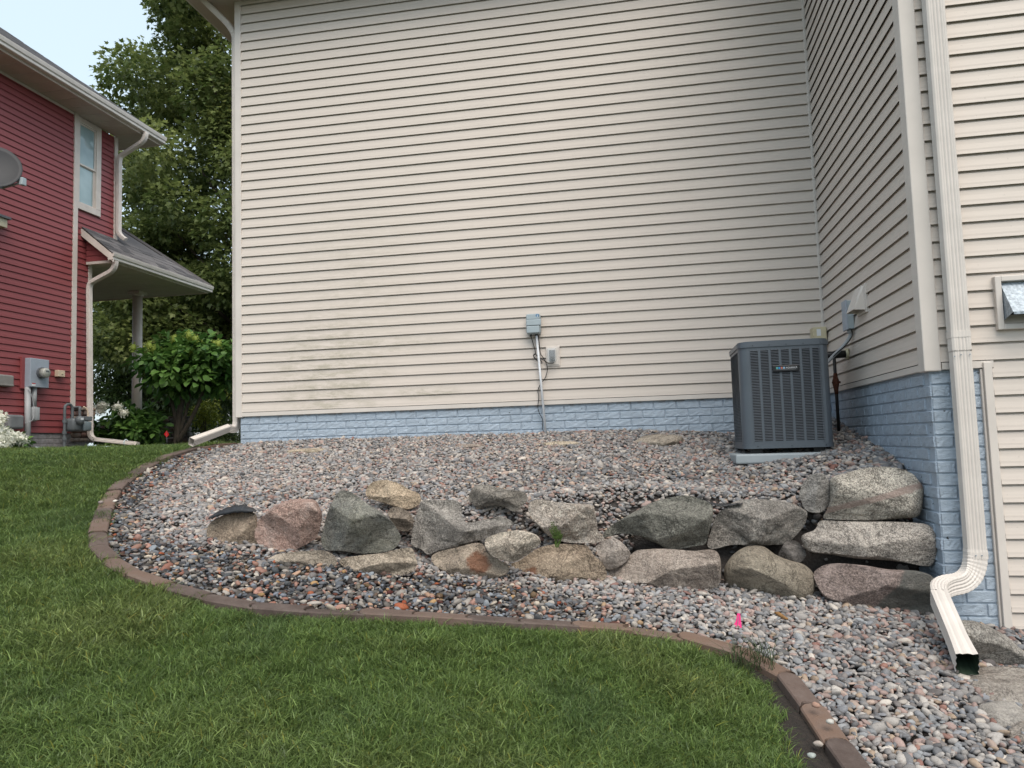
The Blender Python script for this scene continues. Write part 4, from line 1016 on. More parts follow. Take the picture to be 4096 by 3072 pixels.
cord([(-2.640, Yc-.01, .43), (-2.60, Yc, .40), (-2.557, Yc, .369), (-2.537, Yc, .299), (-2.562, Yc, .213), (-2.608, Yc, .155), (-2.636, Yc, .095), (-2.629, Yc, .026), (-2.641, Yc, -.052), (-2.634, Yc, -.112), (-2.602, Yc, -.182), (-2.604, Yc, -.251), (-2.597, Yc, -.294), (-2.57, Yc-.01, -.34)], .0038, 'drain_cable', 'wavy black cable running down the wall into the pebbles')
outl = empty('wall_outlet', (-2.48, WY, .32), 'outdoor outlet with a clear bubble cover on a cream mounting block', 'outlet')
k = MB(); k.bbox((-2.548, WY-.012, .322), (-2.416, WY+.01, .512), .003); k.bbox((-2.536, WY-.018, .334), (-2.428, WY-.010, .500), .003); k.build('mounting_block', M_TRIM, outl)
k = MB(); k.bbox((-2.515, WY-.03, .370), (-2.46, WY-.016, .475), .003); k.build('receptacle', M_DGREY, outl)
k = MB(); k.bbox((-2.532, WY-.075, .354), (-2.443, WY-.018, .492), .018); k.build('bubble_cover', M_CLEAR, outl, True)
k = MB(); k.bbox((-2.500, WY-.058, .372), (-2.475, WY-.03, .41), .006); k.build('plug', M_BLACK, outl)

# ---------------------------------------------------------------- air conditioner
AX0, AX1, AY0, AY1, AZ0, AZ1 = -.925, -.280, -1.30, -.665, -.493, .272
ac = empty('air_conditioner', ((AX0+AX1)/2, (AY0+AY1)/2, AZ0-.03), 'slate grey louvred air conditioner condenser standing on a pad by the wall', 'air conditioner')
def rounded_rect(x0, x1, y0, y1, r, n=6):
    out = []
    for cx, cy, a0 in ((x1-r, y0+r, -90), (x1-r, y1-r, 0), (x0+r, y1-r, 90), (x0+r, y0+r, 180)):
        for i in range(n+1):
            a = math.radians(a0+90*i/n); out.append((cx+r*math.cos(a), cy+r*math.sin(a)))
    return out
def prism(k, prof, z0, z1, inset=0):
    n = len(prof); b = len(k.v)
    k.v += [(x, y, z0) for x, y in prof]+[(x, y, z1) for x, y in prof]
    for i in range(n): j = (i+1) % n; k.f.append((b+i, b+j, b+n+j, b+n+i))
    k.f.append(tuple(b+i for i in reversed(range(n)))); k.f.append(tuple(b+n+i for i in range(n)))
k = MB(); prism(k, rounded_rect(AX0+.03, AX1-.03, AY0+.03, AY1-.03, .06), AZ0+.02, AZ1); k.build('coil', M_ACIN, ac)
k = MB(); pr_ = rounded_rect(AX0-.004, AX1+.004, AY0-.004, AY1+.004, .075); prism(k, pr_, AZ0, AZ0+.033); k.build('base_pan', M_AC, ac)
k = MB(); prism(k, rounded_rect(AX0-.008, AX1+.008, AY0-.008, AY1+.008, .08), AZ1-.008, AZ1+.026); prism(k, rounded_rect(AX0+.002, AX1-.002, AY0+.002, AY1-.002, .075), AZ1+.026, AZ1+.036); prism(k, rounded_rect(AX0+.03, AX1-.03, AY0+.03, AY1-.03, .06), AZ1+.036, AZ1+.041); k.build('lid', M_AC, ac)
# corner panels
def corner_panel(cx, cy, a0, flat):
    k = MB(); r = .075; pts = []
    ca = math.radians(a0)
    arc = [(cx+r*math.cos(math.radians(a0+90*i/8)), cy+r*math.sin(math.radians(a0+90*i/8))) for i in range(9)]
    t0 = np.array([-math.sin(math.radians(a0)), math.cos(math.radians(a0))])*-flat[0]; t1 = np.array([-math.sin(math.radians(a0+90)), math.cos(math.radians(a0+90))])*flat[1]
    arc = [tuple(np.array(arc[0])+t0)]+arc+[tuple(np.array(arc[-1])+t1)]
    c = np.array([cx, cy]); inn = [tuple(np.array(p)+(c-np.array(p))*.08) for p in arc]
    prism(k, arc+inn[::-1], AZ0+.033, AZ1-.008); k.build('corner_panel', M_AC, ac)
r75 = .075
corner_panel(AX0+r75, AY0+r75, 180, (.002, .002)); corner_panel(AX1-r75, AY0+r75, 270, (.002, .002)); corner_panel(AX1-r75, AY1-r75, 0, (.002, .002)); corner_panel(AX0+r75, AY1-r75, 90, (.002, .002))
def louvre_panel(axis, c0, c1, fixed, nrm, ncol, colw, pitch, start):
    # a sheet with ribs and pressed louvres
    z0, z1 = AZ0+.033, AZ1-.008; zs0, zs1 = AZ0+.055, AZ1-.03
    def P(a, d, z): return (a, fixed+nrm*d, z) if axis == 0 else (fixed+nrm*d, a, z)
    rib = MB()
    def bx(a0, a1, za, zb, d0=-.004, d1=0.0):
        p = P(a0, d0, za); q = P(a1, d1, zb); rib.box(tuple(min(i, j) for i, j in zip(p, q)), tuple(max(i, j) for i, j in zip(p, q)))
    bx(c0, c1, z0, zs0); bx(c0, c1, zs1, z1)
    a = start; cols = []; prev = c0
    for i in range(ncol):
        bx(prev, a, zs0, zs1); cols.append((a, a+colw)); prev = a+colw; a += pitch
    bx(prev, c1, zs0, zs1); rib.build('grille_frame', M_AC, ac)
    lv = MB(); n = 58; dz = (zs1-zs0)/n
    for (a0, a1) in cols:
        for j in range(n):
            z = zs0+j*dz
            lv.poly([P(a0, -.003, z+dz*.98), P(a1, -.003, z+dz*.98), P(a1, .005, z+dz*.50), P(a0, .005, z+dz*.50)])
            lv.poly([P(a0, .005, z+dz*.50), P(a1, .005, z+dz*.50), P(a1, .003, z+dz*.42), P(a0, .003, z+dz*.42)])
            lv.poly([P(a0, -.003, z+dz*.98), P(a0, .005, z+dz*.50), P(a0, -.003, z+dz*.50)]); lv.poly([P(a1, -.003, z+dz*.98), P(a1, .005, z+dz*.50), P(a1, -.003, z+dz*.50)])
    o = lv.build('louvres', M_ACL, ac); o['kind'] = 'stuff'
louvre_panel(0, AX0+r75+.001, AX1-r75-.001+.03, AY0, -1, 7, .0555, .0735, AX0+.082)
louvre_panel(1, AY0+r75+.001, AY1-r75-.001, AX0, -1, 6, .062, .078, AY0+.085)
k = MB(); k.box((AX1-.002, AY0+.08, AZ0+.033), (AX1, AY1-.08, AZ1-.008)); k.box((AX0+.08, AY1-.002, AZ0+.033), (AX1-.08, AY1, AZ1-.008)); k.build('rear_panel', M_AC, ac)
# badge
bx0, bx1, bz0, bz1 = -.690, -.505, .070, .120
k = MB(); k.bbox((bx0, AY0-.014, bz0), (bx1, AY0-.002, bz1), .005); k.build('badge', mat('black_badge', (.01, .01, .012), .35, bump_s=0), ac)
for i, c in enumerate([(.10, .38, .33), (.03, .25, .6), (.5, .16, .10), (.25, .42, .6)]):
    k = MB(); x0 = bx0+.024+i*.0165; k.box((x0, AY0-.0152, bz0+.022), (x0+.0135, AY0-.0138, bz0+.036)); k.build('badge_square', mat('badge_colour_%d' % i, c, .4, bump_s=0), ac)
def text_mesh(s_, size):
    cu = bpy.data.curves.new('t', 'FONT'); cu.body = s_; cu.size = size; cu.extrude = .0004; ob = bpy.data.objects.new('t', cu); col.objects.link(ob)
    bpy.context.view_layer.update(); me = bpy.data.meshes.new_from_object(ob); col.objects.unlink(ob); bpy.data.objects.remove(ob); return me
me = text_mesh('AQUARIUS', .0165)
for v_ in me.vertices: v_.co = Vector((bx0+.092+v_.co.x, AY0-.0148-v_.co.z, bz0+.0235+v_.co.y))
me.name = 'badge_lettering'; link('badge_lettering', me, M_LABELW, ac)
k = MB(); k.box((bx0+.024, AY0-.0150, bz0+.0165), (bx1-.022, AY0-.0138, bz0+.0180)); k.build('badge_line', M_GPVC, ac)
k = MB()
for i in range(5): k.tube([(AX0+.1+i*.12, AY0-.0085, AZ1+.004), (AX0+.1+i*.12, AY0-.0115, AZ1+.004)], .0035, 8)
for i in (0, 2, 4): k.tube([(AX0+.1+i*.12, AY0-.004, AZ0+.016), (AX0+.1+i*.12, AY0-.0075, AZ0+.016)], .0035, 8)
k.build('screw', M_BLACK, ac)
k = MB()
for x_, y_ in ((AX0+.1, AY0+.1), (AX1-.1, AY0+.1), (AX0+.1, AY1-.1), (AX1-.1, AY1-.1)): k.box((x_-.04, y_-.04, AZ0-.036), (x_+.04, y_+.04, AZ0))
k.build('foot', M_BLACK, ac)
o = box('equipment_pad', (-1.0, -1.41, -.60), (-.235, -.52, AZ0-.036), M_PAD, None, .012); tag(o, 'pale grey plastic equipment pad under the air conditioner', 'pad')

# things on the return wall, right of the unit
WX = -.02
DY0, DY1 = -1.005, -.885
disc = empty('disconnect_box', (-.05, -.72, .40), 'grey steel electrical disconnect box on the return wall above the air conditioner', 'electrical box')
k = MB(); k.bbox((-.066, DY0, .405), (WX, DY1, .625), .004); k.build('housing', M_GBOX, disc)
k = MB(); k.bbox((-.076, DY0-.004, .398), (-.062, DY1+.004, .632), .004); k.build('door', M_GENAM, disc)
k = MB(); k.tube(smooth_path([(-.042, -.945, .405), (-.042, -.945, .35), (-.09, -.92, .28), (-.17, -.89, .20), (-.245, -.88, .12), (-.27, -.88, .05)], 6), .014, 10); k.tube([(-.042, -.945, .41), (-.042, -.945, .375)], .02, 10); o = k.build('flexible_conduit', M_GPVC, None, True); tag(o, 'grey flexible conduit curving from the disconnect box to the condenser', 'conduit')
cord([(-.035, -.98, .40), (-.035, -.98, .35), (-.08, -.94, .28), (-.15, -.91, .22), (-.24, -.86, .10), (-.26, -.87, .0)], .004, 'thin_cable', 'thin black cable tied along the flexible conduit')
hd = empty('vent_hood', (-.02, -1.12, .5), 'small cream plastic vent hood on the return wall', 'vent')
k = MB(); k.bbox((-.028, -1.365, .475), (-.005, -1.12, .685), .003); k.build('flange', M_TRIM, hd)
P8 = [(-.028, -1.33, .665), (-.028, -1.16, .665), (-.028, -1.345, .495), (-.028, -1.145, .495), (-.105, -1.345, .50), (-.105, -1.145, .50), (-.04, -1.32, .675), (-.04, -1.17, .675)]
k = MB(); k.poly([P8[6], P8[7], P8[5], P8[4]]); k.poly([P8[0], P8[6], P8[4], P8[2]]); k.poly([P8[7], P8[1], P8[3], P8[5]]); k.poly([P8[0], P8[1], P8[7], P8[6]])
o = k.build('cowl', M_TRIM, hd); md = o.modifiers.new('s', 'SOLIDIFY'); md.thickness = .004
bb = empty('beige_utility_box', (-.08, -.05, .37), 'small beige utility box with a white label in the inner corner', 'utility box')
k = MB(); k.bbox((-.028-.115, -.155, .385), (-.028, -.035, .545), .006); k.build('case', M_BEIGE, bb)
k = MB()
for z_ in (.42, .46, .505): k.bbox((-.146, -.158, z_), (-.128, -.148, z_+.012), .002)
k.build('clip', M_BEIGE, bb)
k = MB(); k.box((-.112, -.1562, .465), (-.078, -.1552, .525)); k.build('label', M_LABELW, bb)
ls_ = empty('refrigerant_line', (-.13, -.60, .2), 'black insulated refrigerant line entering the return wall through a round cap', 'pipe')
k = MB(); k.tube([(-.30, -.76, .225), (-.02, -.785, .232)], .030, 14); k.build('insulation', M_BLACK, ls_, True)
k = MB(); k.tube([(-.042, -.784, .232), (-.022, -.785, .232)], .045, 18); k.build('wall_cap', M_BEIGE, ls_, True)
gp = empty('gas_pipe', (-.10, -.66, -.5), 'dark vertical gas pipe with a rusty valve right of the air conditioner', 'pipe')
gx, gy = -.10, -.66
k = MB(); k.tube([(gx, gy, .22), (gx, gy, -.46)], .013, 10); k.tube([(gx, gy, .22), (gx+.0, gy+.01, .235), (gx+.07, gy+.01, .235)], .013, 10); k.build('pipe', M_BLACK, gp, True)
k = MB(); k.tube([(gx, gy, .09), (gx, gy, .05), (gx, gy, .03), (gx, gy, 0), (gx, gy, -.04), (gx, gy, -.08)], [.014, .020, .026, .026, .018, .014], 10); k.tube([(gx-.03, gy-.005, .015), (gx+.035, gy-.005, .015)], .009, 8); k.build('valve', M_RUST, gp, True)
k = MB(); k.tube([(gx, gy, -.44), (gx-.0, gy-.0, -.475)], .018, 10); k.build('pipe_foot', M_BLACK, gp)

# metal vent on the right wall
vt = empty('exhaust_vent', (.55, YO, .17), 'galvanised metal exhaust hood in a cream frame at the right edge', 'vent')
k = MB(); x0, x1, z0, z1 = .372, .86, .168, .478
k.bbox((x0, YO-.05, z0), (x0+.034, YO+.0, z1), .004); k.bbox((x1-.034, YO-.05, z0), (x1, YO, z1), .004); k.bbox((x0+.034, YO-.0495, z1-.032), (x1-.034, YO, z1), .004); k.bbox((x0+.034, YO-.0495, z0), (x1-.034, YO, z0+.032), .004); k.build('frame', M_TRIM, vt)
xa, xb, zt, zb_ = x0+.04, x1-.04, z1-.035, z0+.055
k = MB(); pA, pB, pC, pD = (xa, YO-.02, zt), (xb, YO-.02, zt), (xb-.0, YO-.15, zb_+.03), (xa, YO-.15, zb_+.03)
k.poly([pA, pB, pC, pD]); k.poly([pA, pD, (xa, YO-.02, zb_-.005)]); k.poly([pB, pC, (xb, YO-.02, zb_-.005)]); k.poly([pD, pC, (xb, YO-.15, zb_+.015), (xa, YO-.15, zb_+.015)])
o = k.build('hood', M_GAL, vt); md = o.modifiers.new('s', 'SOLIDIFY'); md.thickness = .002
k = MB(); k.box((x0+.034, YO-.016, z0+.03), (x1-.034, YO-.010, z1-.03)); k.build('screen', M_DARK, vt)

# ---------------------------------------------------------------- the red neighbour house
RX = -11.0
rh = empty('red_house', (RX, 3.0, -.3), 'red sided two storey house with pale trim and a small front porch', 'house')
E2 = .1016
RS = 5.43
nR = int((RS+.03)/E2)+1
# left field, from out of view up to the corner board; right field beyond it
for i in range(nR):
    z = -.02+i*E2
    lap_board('siding_board', (RX, -2.6, 0), (0, 1, 0), (1, 0, 0), 3.775+2.6, z, E2, M_RED, rh, .023)
for i in range(nR):
    z = .43+i*E2
    if z > RS-.03: break
    y1 = 4.25 if z < 3.38 else 4.86
    ys_ = 4.40 if z > 3.74 else 3.86
    lap_board('siding_board', (RX-.03, ys_, 0), (0, 1, 0), (1, 0, 0), y1-ys_, z, E2, M_RED, rh, .023)
k = MB(); k.box((RX-.4, -2.6, -.02), (RX-.04, 4.24, RS)); k.box((RX-7, -2.6, -.3), (RX-.4, 4.2, RS)); k.box((RX-7, 4.2, 3.0), (RX-.041, 4.84, RS)); k.build('wall', M_RED, rh)
box('corner_board', (RX-.03, 3.765, .41), (RX+.035, 3.862, RS), M_WHITE, rh)
box('corner_board', (RX-.06, 4.78, 3.4), (RX+.005, 4.865, RS), M_WHITE, rh)
box('corner_board', (RX-.06, 4.17, .41), (RX-.004, 4.255, 3.3), M_WHITE, rh)
box('frieze_board', (RX-.0, -2.6, RS-.045), (RX+.022, 3.765, RS), M_WHITE, rh)
# window
wn = empty('window', (0, 0, 0), parent=rh); wn.location = Vector((RX, 4.13, 4.6))-Vector(rh.location)
def wbox(name, a, b, m, r=.004):
    k = MB(); k.bbox(a, b, r); o = k.build(name, m); o.parent = wn; o.matrix_parent_inverse = Matrix.Translation(-Vector((RX, 4.13, 4.6))); return o
wy0, wy1, wz0, wz1 = 3.862, 4.415, 3.80, 5.41
fx0, fx1 = RX-.02, RX+.022
wbox('frame', (fx0, wy0, wz0), (fx1, wy1, wz0+.11), M_WHITE); wbox('frame', (fx0, wy0, wz1-.09), (fx1, wy1, wz1), M_WHITE)
wbox('frame', (fx0, wy0, wz0+.11), (fx1, wy0+.045, wz1-.09), M_WHITE); wbox('frame', (fx0, wy1-.115, wz0+.11), (fx1, wy1, wz1-.09), M_WHITE)
iy0, iy1, iz0, iz1 = wy0+.045, wy1-.115, wz0+.11, wz1-.09; zm = 4.60
def sash(z0, z1, d):
    x0, x1 = RX-.045+d, RX-.015+d
    wbox('sash', (x0, iy0, z0), (x1, iy0+.022, z1), M_WHITE, .003); wbox('sash', (x0, iy1-.03, z0), (x1, iy1, z1), M_WHITE, .003)
    wbox('sash', (x0, iy0+.022, z0), (x1, iy1-.03, z0+.03), M_WHITE, .003); wbox('sash', (x0, iy0+.022, z1-.03), (x1, iy1-.03, z1), M_WHITE, .003)
    wbox('pane', (x0+.01, iy0+.02, z0+.028), (x0+.014, iy1-.028, z1-.028), M_GLASS, .0005)
sash(iz0, zm, -.0); sash(zm-.02, iz1, .018)
k = MB(); k.box((RX-.14, iy0, 5.08), (RX-.1, iy1, iz1)); o = k.build('blind', M_DGREY, rh)
# main eave: soffit panels, fascia, gutter
SE0 = 5.35
for i in range(28):
    y1 = SE0-i*.29; y0 = y1-.283
    k = MB(); k.bbox((RX-.02, y0, RS), (RX+.50, y1, RS+.012), .003); k.build('soffit_panel', M_SOFF, rh)
k = MB(); k.box((RX-7, 4.86, RS), (RX-.02, SE0, RS+.013)); k.build('soffit', M_SOFF, rh)
box('fascia', (RX+.50, -2.6, RS-.012), (RX+.522, SE0+.02, RS+.17), M_WHITE, rh)
box('fascia', (RX-7, SE0, RS-.012), (RX+.50, SE0+.02, RS+.17), M_WHITE, rh)
GUT = [(0, 0), (.075, 0), (.085, .01), (.085, .045), (.105, .06), (.115, .095), (.12, .12), (.112, .125), (.104, .10), (.0, .10)]
def gutter(x, y0, y1, z, m, parent):
    k = MB(); n = len(GUT)
    for yy in (y0, y1):
        for a_, b_ in GUT: k.v.append((x+a_, yy, z+b_))
    for i in range(n): j = (i+1) % n; k.f.append((i, j, j+n, i+n))
    k.f.append(tuple(range(n))); k.f.append(tuple(range(2*n-1, n-1, -1))); return k.build('gutter', m, parent)
gutter(RX+.523, -2.6, SE0+.03, RS+.02, M_ALUW, rh)
# main roof in shingle courses
k = MB(); nsh = 20; ex_ = .14; rr_ = random.Random(3)
for i in range(nsh):
    xa_ = RX+.60-i*ex_*.83; za_ = RS+.155+i*ex_*.62; xb_ = xa_-ex_*.83-.02; zb2 = za_+ex_*.62+.012
    y = -2.6
    while y < SE0+.05:
        wv = rr_.uniform(.25, .38); ye = min(y+wv, SE0+.06-i*.10); 
        if ye <= y: break
        dz = rr_.uniform(0, .006); k.mesh([(xa_, y, za_+dz), (xa_, ye-.004, za_+dz), (xb_, ye-.004, zb2+dz), (xb_, y, zb2+dz), (xa_, y, za_-.012), (xa_, ye-.004, za_-.012)], [(0, 1, 2, 3), (4, 5, 1, 0)]); y += wv
rf = k.build('main_roof', M_SHIN, rh); rf['kind'] = 'stuff'
# porch roof: hipped skirt
PS = 2.895; PX = -10.50; PY1 = 6.93; PY0 = 4.0
porch = empty('porch_roof', (0, 0, 0), parent=rh); porch.location = Vector((RX+.3, 5.4, PS))-Vector(rh.location)
def pk(name, k, m):
    o = k.build(name, m); o.parent = porch; o.matrix_parent_inverse = Matrix.Translation(-Vector((RX+.3, 5.4, PS))); return o
PZ = PS+.11; PXE = PX+.10
slope = .83
def roof_z(x): return PZ+(PXE-x)*slope
# deck under the shingles
k = MB(); k.poly([(PXE, PY0, PZ-.015), (PXE, PY1, PZ-.015), (RX-2.4, PY1-(PXE-(RX-2.4)), roof_z(RX-2.4)-.015), (RX-2.4, PY0, roof_z(RX-2.4)-.015)])
k.poly([(PXE, PY1, PZ-.015), (RX-5, PY1, PZ-.015), (RX-5, 4.8, PZ+(PY1-4.8)*slope-.015), (PXE-(PY1-4.8), 4.8, PZ+(PY1-4.8)*slope-.015)]); pk('roof_deck', k, M_SHIN)
ex2 = .135; i = 0
while True:
    d0 = i*ex2*.77; d1_ = d0+ex2*.77+.02; x0 = PXE-d0; x1_ = PXE-d1_
    if x0 < RX+.01: break
    y = PY0; ymax0 = PY1-d0; ymax1 = PY1-d1_
    while y < ymax0-.05:
        wv = rr_.uniform(.22, .36); ye = min(y+wv, ymax0); dz = rr_.uniform(.006, .018)
        k = MB(); yb = min(ye-.004, ymax1) if ye >= ymax1 else ye-.004
        k.mesh([(x0, y, PZ+d0*slope+dz), (x0, ye-.004, PZ+d0*slope+dz), (x1_, yb, PZ+d1_*slope+dz*.3), (x1_, min(y, yb), PZ+d1_*slope+dz*.3), (x0, y, PZ+d0*slope-.010), (x0, ye-.004, PZ+d0*slope-.010)], [(0, 1, 2, 3), (4, 5, 1, 0), (4, 0, 3), (5, 2, 1)])
        pk('shingle', k, M_SHIN); y += wv
    i += 1
k = MB(); k.tube([(PXE, PY1, PZ+.01), (PXE-2.1, PY1-2.1, PZ+2.1*slope+.01)], .035, 5); pk('hip_cap', k, M_SHIN)
k = MB(); k.mesh([(PXE+.01, PY0-.01, PZ-.03), (RX-.02, PY0-.01, roof_z(RX-.02)-.03), (RX-.02, PY0-.01, roof_z(RX-.02)-.16), (PXE+.01, PY0-.01, PZ-.15), (PXE+.01, PY0+.015, PZ-.03), (RX-.02, PY0+.015, roof_z(RX-.02)-.03), (RX-.02, PY0+.015, roof_z(RX-.02)-.16), (PXE+.01, PY0+.015, PZ-.15)],
       [(0,1,2,3),(4,7,6,5),(0,4,5,1),(3,2,6,7),(0,3,7,4)]); pk('rake_board', k, M_WHITE)
k = MB(); k.poly([(RX, 4.12, PS), (PX-.05, 4.12, PS), (PX-.05, 4.12, PS+.09), (RX, 4.12, roof_z(RX)-.10)]); k.poly([(RX, 4.15, PS), (PX-.05, 4.15, PS), (PX-.05, 4.15, PS+.09), (RX, 4.15, roof_z(RX)-.10)]); pk('gable_panel', k, M_RED)
for i in range(4):
    z = PS+.03+i*E2; xm = PXE-(z+E2*.5+.13-PZ)/slope-.02
    if xm > RX+.08: lap_board('gable_siding', (RX+.0, 4.12, 0), (1, 0, 0), (0, -1, 0), min(xm, PX-.06)-RX, z, E2*.9, M_RED, rh, .013)
k = MB(); k.box((RX-.0, 4.10, PS-.02), (PX+.0, 4.16, PS+.025)); pk('gable_sill', k, M_WHITE)
for i in range(10):
    y0 = 4.16+i*.285
    k = MB(); k.bbox((RX-3.0, y0, PS), (PX+.0, min(y0+.279, PY1-.02), PS+.012), .003); pk('soffit_panel', k, M_SOFF)
k = MB(); k.bbox((PX, PY0, PS-.02), (PX+.02, PY1, PS+.12), .003); k.bbox((RX-3, PY1-.02, PS-.02), (PX, PY1, PS+.12), .003); pk('fascia', k, M_WHITE)
g_ = gutter(PX+.021, PY0-.02, PY1+.02, PS+.0, M_ALUW, None); g_.parent = porch; g_.matrix_parent_inverse = Matrix.Translation(-Vector((RX+.3, 5.4, PS)))
cl_ = empty('porch_column', (-11.73, 6.41, .1), 'round off white porch column behind the hydrangea', 'column')
k = MB(); n_ = 24; k.tube([(-11.73, 6.41, -.1), (-11.73, 6.41, PS-.10)], .094, n_); k.build('shaft', M_WHITE, cl_, True)
k = MB(); k.tube([(-11.73, 6.41, PS-.10), (-11.73, 6.41, PS-.06)], .115, n_); k.bbox((-11.86, 6.28, PS-.06), (-11.60, 6.54, PS-.001), .004); k.build('capital', M_WHITE, cl_)
# foundation of the red house
bg_ = []
for s_ in range(4):
    k = MB(); k.bbox((0, 0, 0), (.03, .295, .071), .005); me = k.build('tmp', None).data; ob = [o for o in bpy.data.objects if o.data == me][0]; col.objects.unlink(ob); bpy.data.objects.remove(ob); me.materials.append(M_GREYB); me.name = 'brick'; bg_.append(me)
for row in range(5):
    y = .9-(.15 if row % 2 else 0)
    while y < 4.1:
        o = bpy.data.objects.new('brick', rr_.choice(bg_)); col.objects.link(o); o.parent = rh; o.location = Vector((RX-.03, y, -.035-.076*(row+1)))-Vector(rh.location); y += .30
k = MB(); k.box((RX-.3, -2.6, -.9), (RX-.012, 4.2, -.025)); k.build('foundation', M_GREYB, rh)
# stone veneer at the porch corner
def stones(parent, origin, along, nrm, length, height, cols, seed, rowh=(.06, .11), wr=(.10, .26), dep=.07):
    r = random.Random(seed); z = 0
    while z < height-.02:
        h = min(r.uniform(*rowh), height-z); s0 = 0
        while s0 < length-.02:
            wv = min(r.uniform(*wr), length-s0)
            me = rock_mesh(r.randrange(1000), 2, .2, (1, 1, 1), 7)
            cx, cz = s0+wv/2, z+h/2; d = dep*r.uniform(.7, 1.15)
            for vv in me.vertices:
                q = vv.co; sx = math.copysign(abs(q.x)**.55, q.x); sy = math.copysign(abs(q.y)**.55, q.y); sz = math.copysign(abs(q.z)**.55, q.z)
                p = Vector(origin)+Vector(along)*(cx+sx*wv*.52)+Vector(nrm)*(sy*d)+Vector((0, 0, cz+sz*h*.52)); vv.co = p
            me.materials.clear(); me.materials.append(r.choice(cols)); me.name = 'stone'
            o = bpy.data.objects.new('stone', me); col.objects.link(o); o.parent = parent; o.matrix_parent_inverse = Matrix.Translation(-parent_loc(parent)); s0 += wv
        z += h
SC = [mat('ledge_stone_%d' % i, c, .85, var=.25, vs=14, bs=45, bump_s=.6, bd=.01) for i, c in enumerate([(.27, .185, .135), (.20, .15, .12), (.155, .125, .11), (.24, .20, .17), (.16, .095, .08)])]
sv_ = empty('stone_veneer', (0, 0, 0), parent=rh); sv_.location = Vector((RX, 3.98, -.16))-Vector(rh.location)
stones(sv_, (RX+.0, 3.80, -.17), (0, 1, 0), (1, 0, 0), .50, .58, SC, 3)
SC2 = [mat('low_wall_stone_%d' % i, c, .85, var=.25, vs=14, bs=45, bump_s=.6, bd=.01) for i, c in enumerate([(.17, .15, .135), (.21, .155, .13), (.15, .14, .13)])]
lw = empty('low_stone_wall', (-11, 6.6, -.3), 'low dark ledgestone wall behind the hydrangeas', 'wall')
stones(lw, (-12.9, 6.75, -.32), (1, 0, 0), (0, -1, 0), 2.15, .66, SC2, 8, (.08, .13), (.16, .38), .09)

# downspouts of the red house
PH = flute(.085, .065, 2, .004)
d3 = empty('downspout', (RX+.08, 4.80, 3.4), 'off white downspout dropping from the upper gutter onto the porch roof', 'downspout')
gx_ = RX+.59
yA = 4.83
pp = arc_path((gx_, yA, RS+.03), (gx_, yA, RS-.12), (gx_-.12, yA, RS-.17), 10); k = MB(); k.sweep(PH, pp, (0, 1, 0), cap=False, scales=corr(pp, 10, .02)[1]); k.build('elbow', M_ALUW, d3)
p2 = pp[-1]; tgt = Vector((RX+.10, yA, RS-.36)); k = MB(); k.sweep(PH, [p2, tgt], last_side(pp, (0, 1, 0)), cap=False); k.build('offset_pipe', M_ALUW, d3)
pp = arc_path(tgt, (RX+.055, yA, RS-.385), (RX+.055, yA, RS-.50), 10); k = MB(); k.sweep(PH, pp, (0, 1, 0), cap=False); k.build('elbow', M_ALUW, d3)
k = MB(); k.sweep(PH, [pp[-1], Vector((RX+.055, yA, 3.68))], (0, 1, 0)); k.build('pipe', M_ALUW, d3)
pp = arc_path((RX+.055, yA, 3.68), (RX+.055, yA, 3.58), (RX+.18, yA+.03, 3.50), 8); k = MB(); k.sweep(PH, pp, (0, 1, 0), cap=True); k.build('outlet_elbow', M_ALUW, d3)
d4 = empty('downspout', (RX+.08, 4.2, -.2), 'off white downspout from the porch gutter with a long spout onto the lawn', 'downspout')
gx_ = PX+.07; yB = 4.10
pp = arc_path((gx_, yB, PS+.01), (gx_, yB, PS-.14), (gx_-.12, yB, PS-.19), 10); k = MB(); k.sweep(PH, pp, (0, 1, 0), cap=False, scales=corr(pp, 10, .02)[1]); k.build('elbow', M_ALUW, d4)
tgt = Vector((RX+.12, yB, PS-.33)); k = MB(); k.sweep(PH, [pp[-1], tgt], last_side(pp, (0, 1, 0)), cap=False); k.build('offset_pipe', M_ALUW, d4)
pp = arc_path(tgt, (RX+.07, yB, PS-.36), (RX+.07, yB, PS-.48), 10); k = MB(); k.sweep(PH, pp, (0, 1, 0), cap=False); k.build('elbow', M_ALUW, d4)
k = MB(); k.sweep(PH, [pp[-1], Vector((RX+.12, yB, -.0))], (0, 1, 0)); k.build('pipe', M_ALUW, d4)
e4 = Vector(at(470, 1768, 0, -10.25)); pp = arc_path((RX+.12, yB, .0), (RX+.12, yB, -.10), Vector((RX+.12, yB, -.12)).lerp(e4, .2), 10); k = MB(); k.sweep(PH, pp, (0, 1, 0), cap=False); k.build('elbow', M_ALUW, d4)
e5 = Vector(at(552, 1776, 0, -9.95)); k = MB(); k.sweep(PH, [pp[-1], e5], last_side(pp, (0, 1, 0))); k.build('extension', M_ALUW, d4)
k = MB(); pts = []
for i in range(14): 
    a_ = 2*math.pi*i/13; c_ = pp[-1].lerp(e5, .72); pts.append(c_+Vector((0, math.cos(a_)*.052, math.sin(a_)*.055)))
k.tube(pts, .008, 6); o = k.build('hose_loop', M_HOSE, None, True); tag(o, 'pale blue hose loop tied around the long spout', 'hose')
def on_ground(u, v, lift=.01):
    d = ray(u, v); t = 4; q = CP+d*t
    while q[2] > gz(q[0], q[1])+lift and t < 16: t += .02; q = CP+d*t
    return q
hp = [(-10.05, 2.05), (-10.0, 2.6), (-9.9, 3.2), (-9.75, 3.7), (-9.55, 4.3), (-9.5, 4.7)]
cord([(x, y, gz(x, y)+.035+.01*math.sin(x*9+y*5)) for x, y in hp], .014, 'garden_hose', 'pale garden hose lying along the gravel edge by the red house', 'hose', M_HOSE)
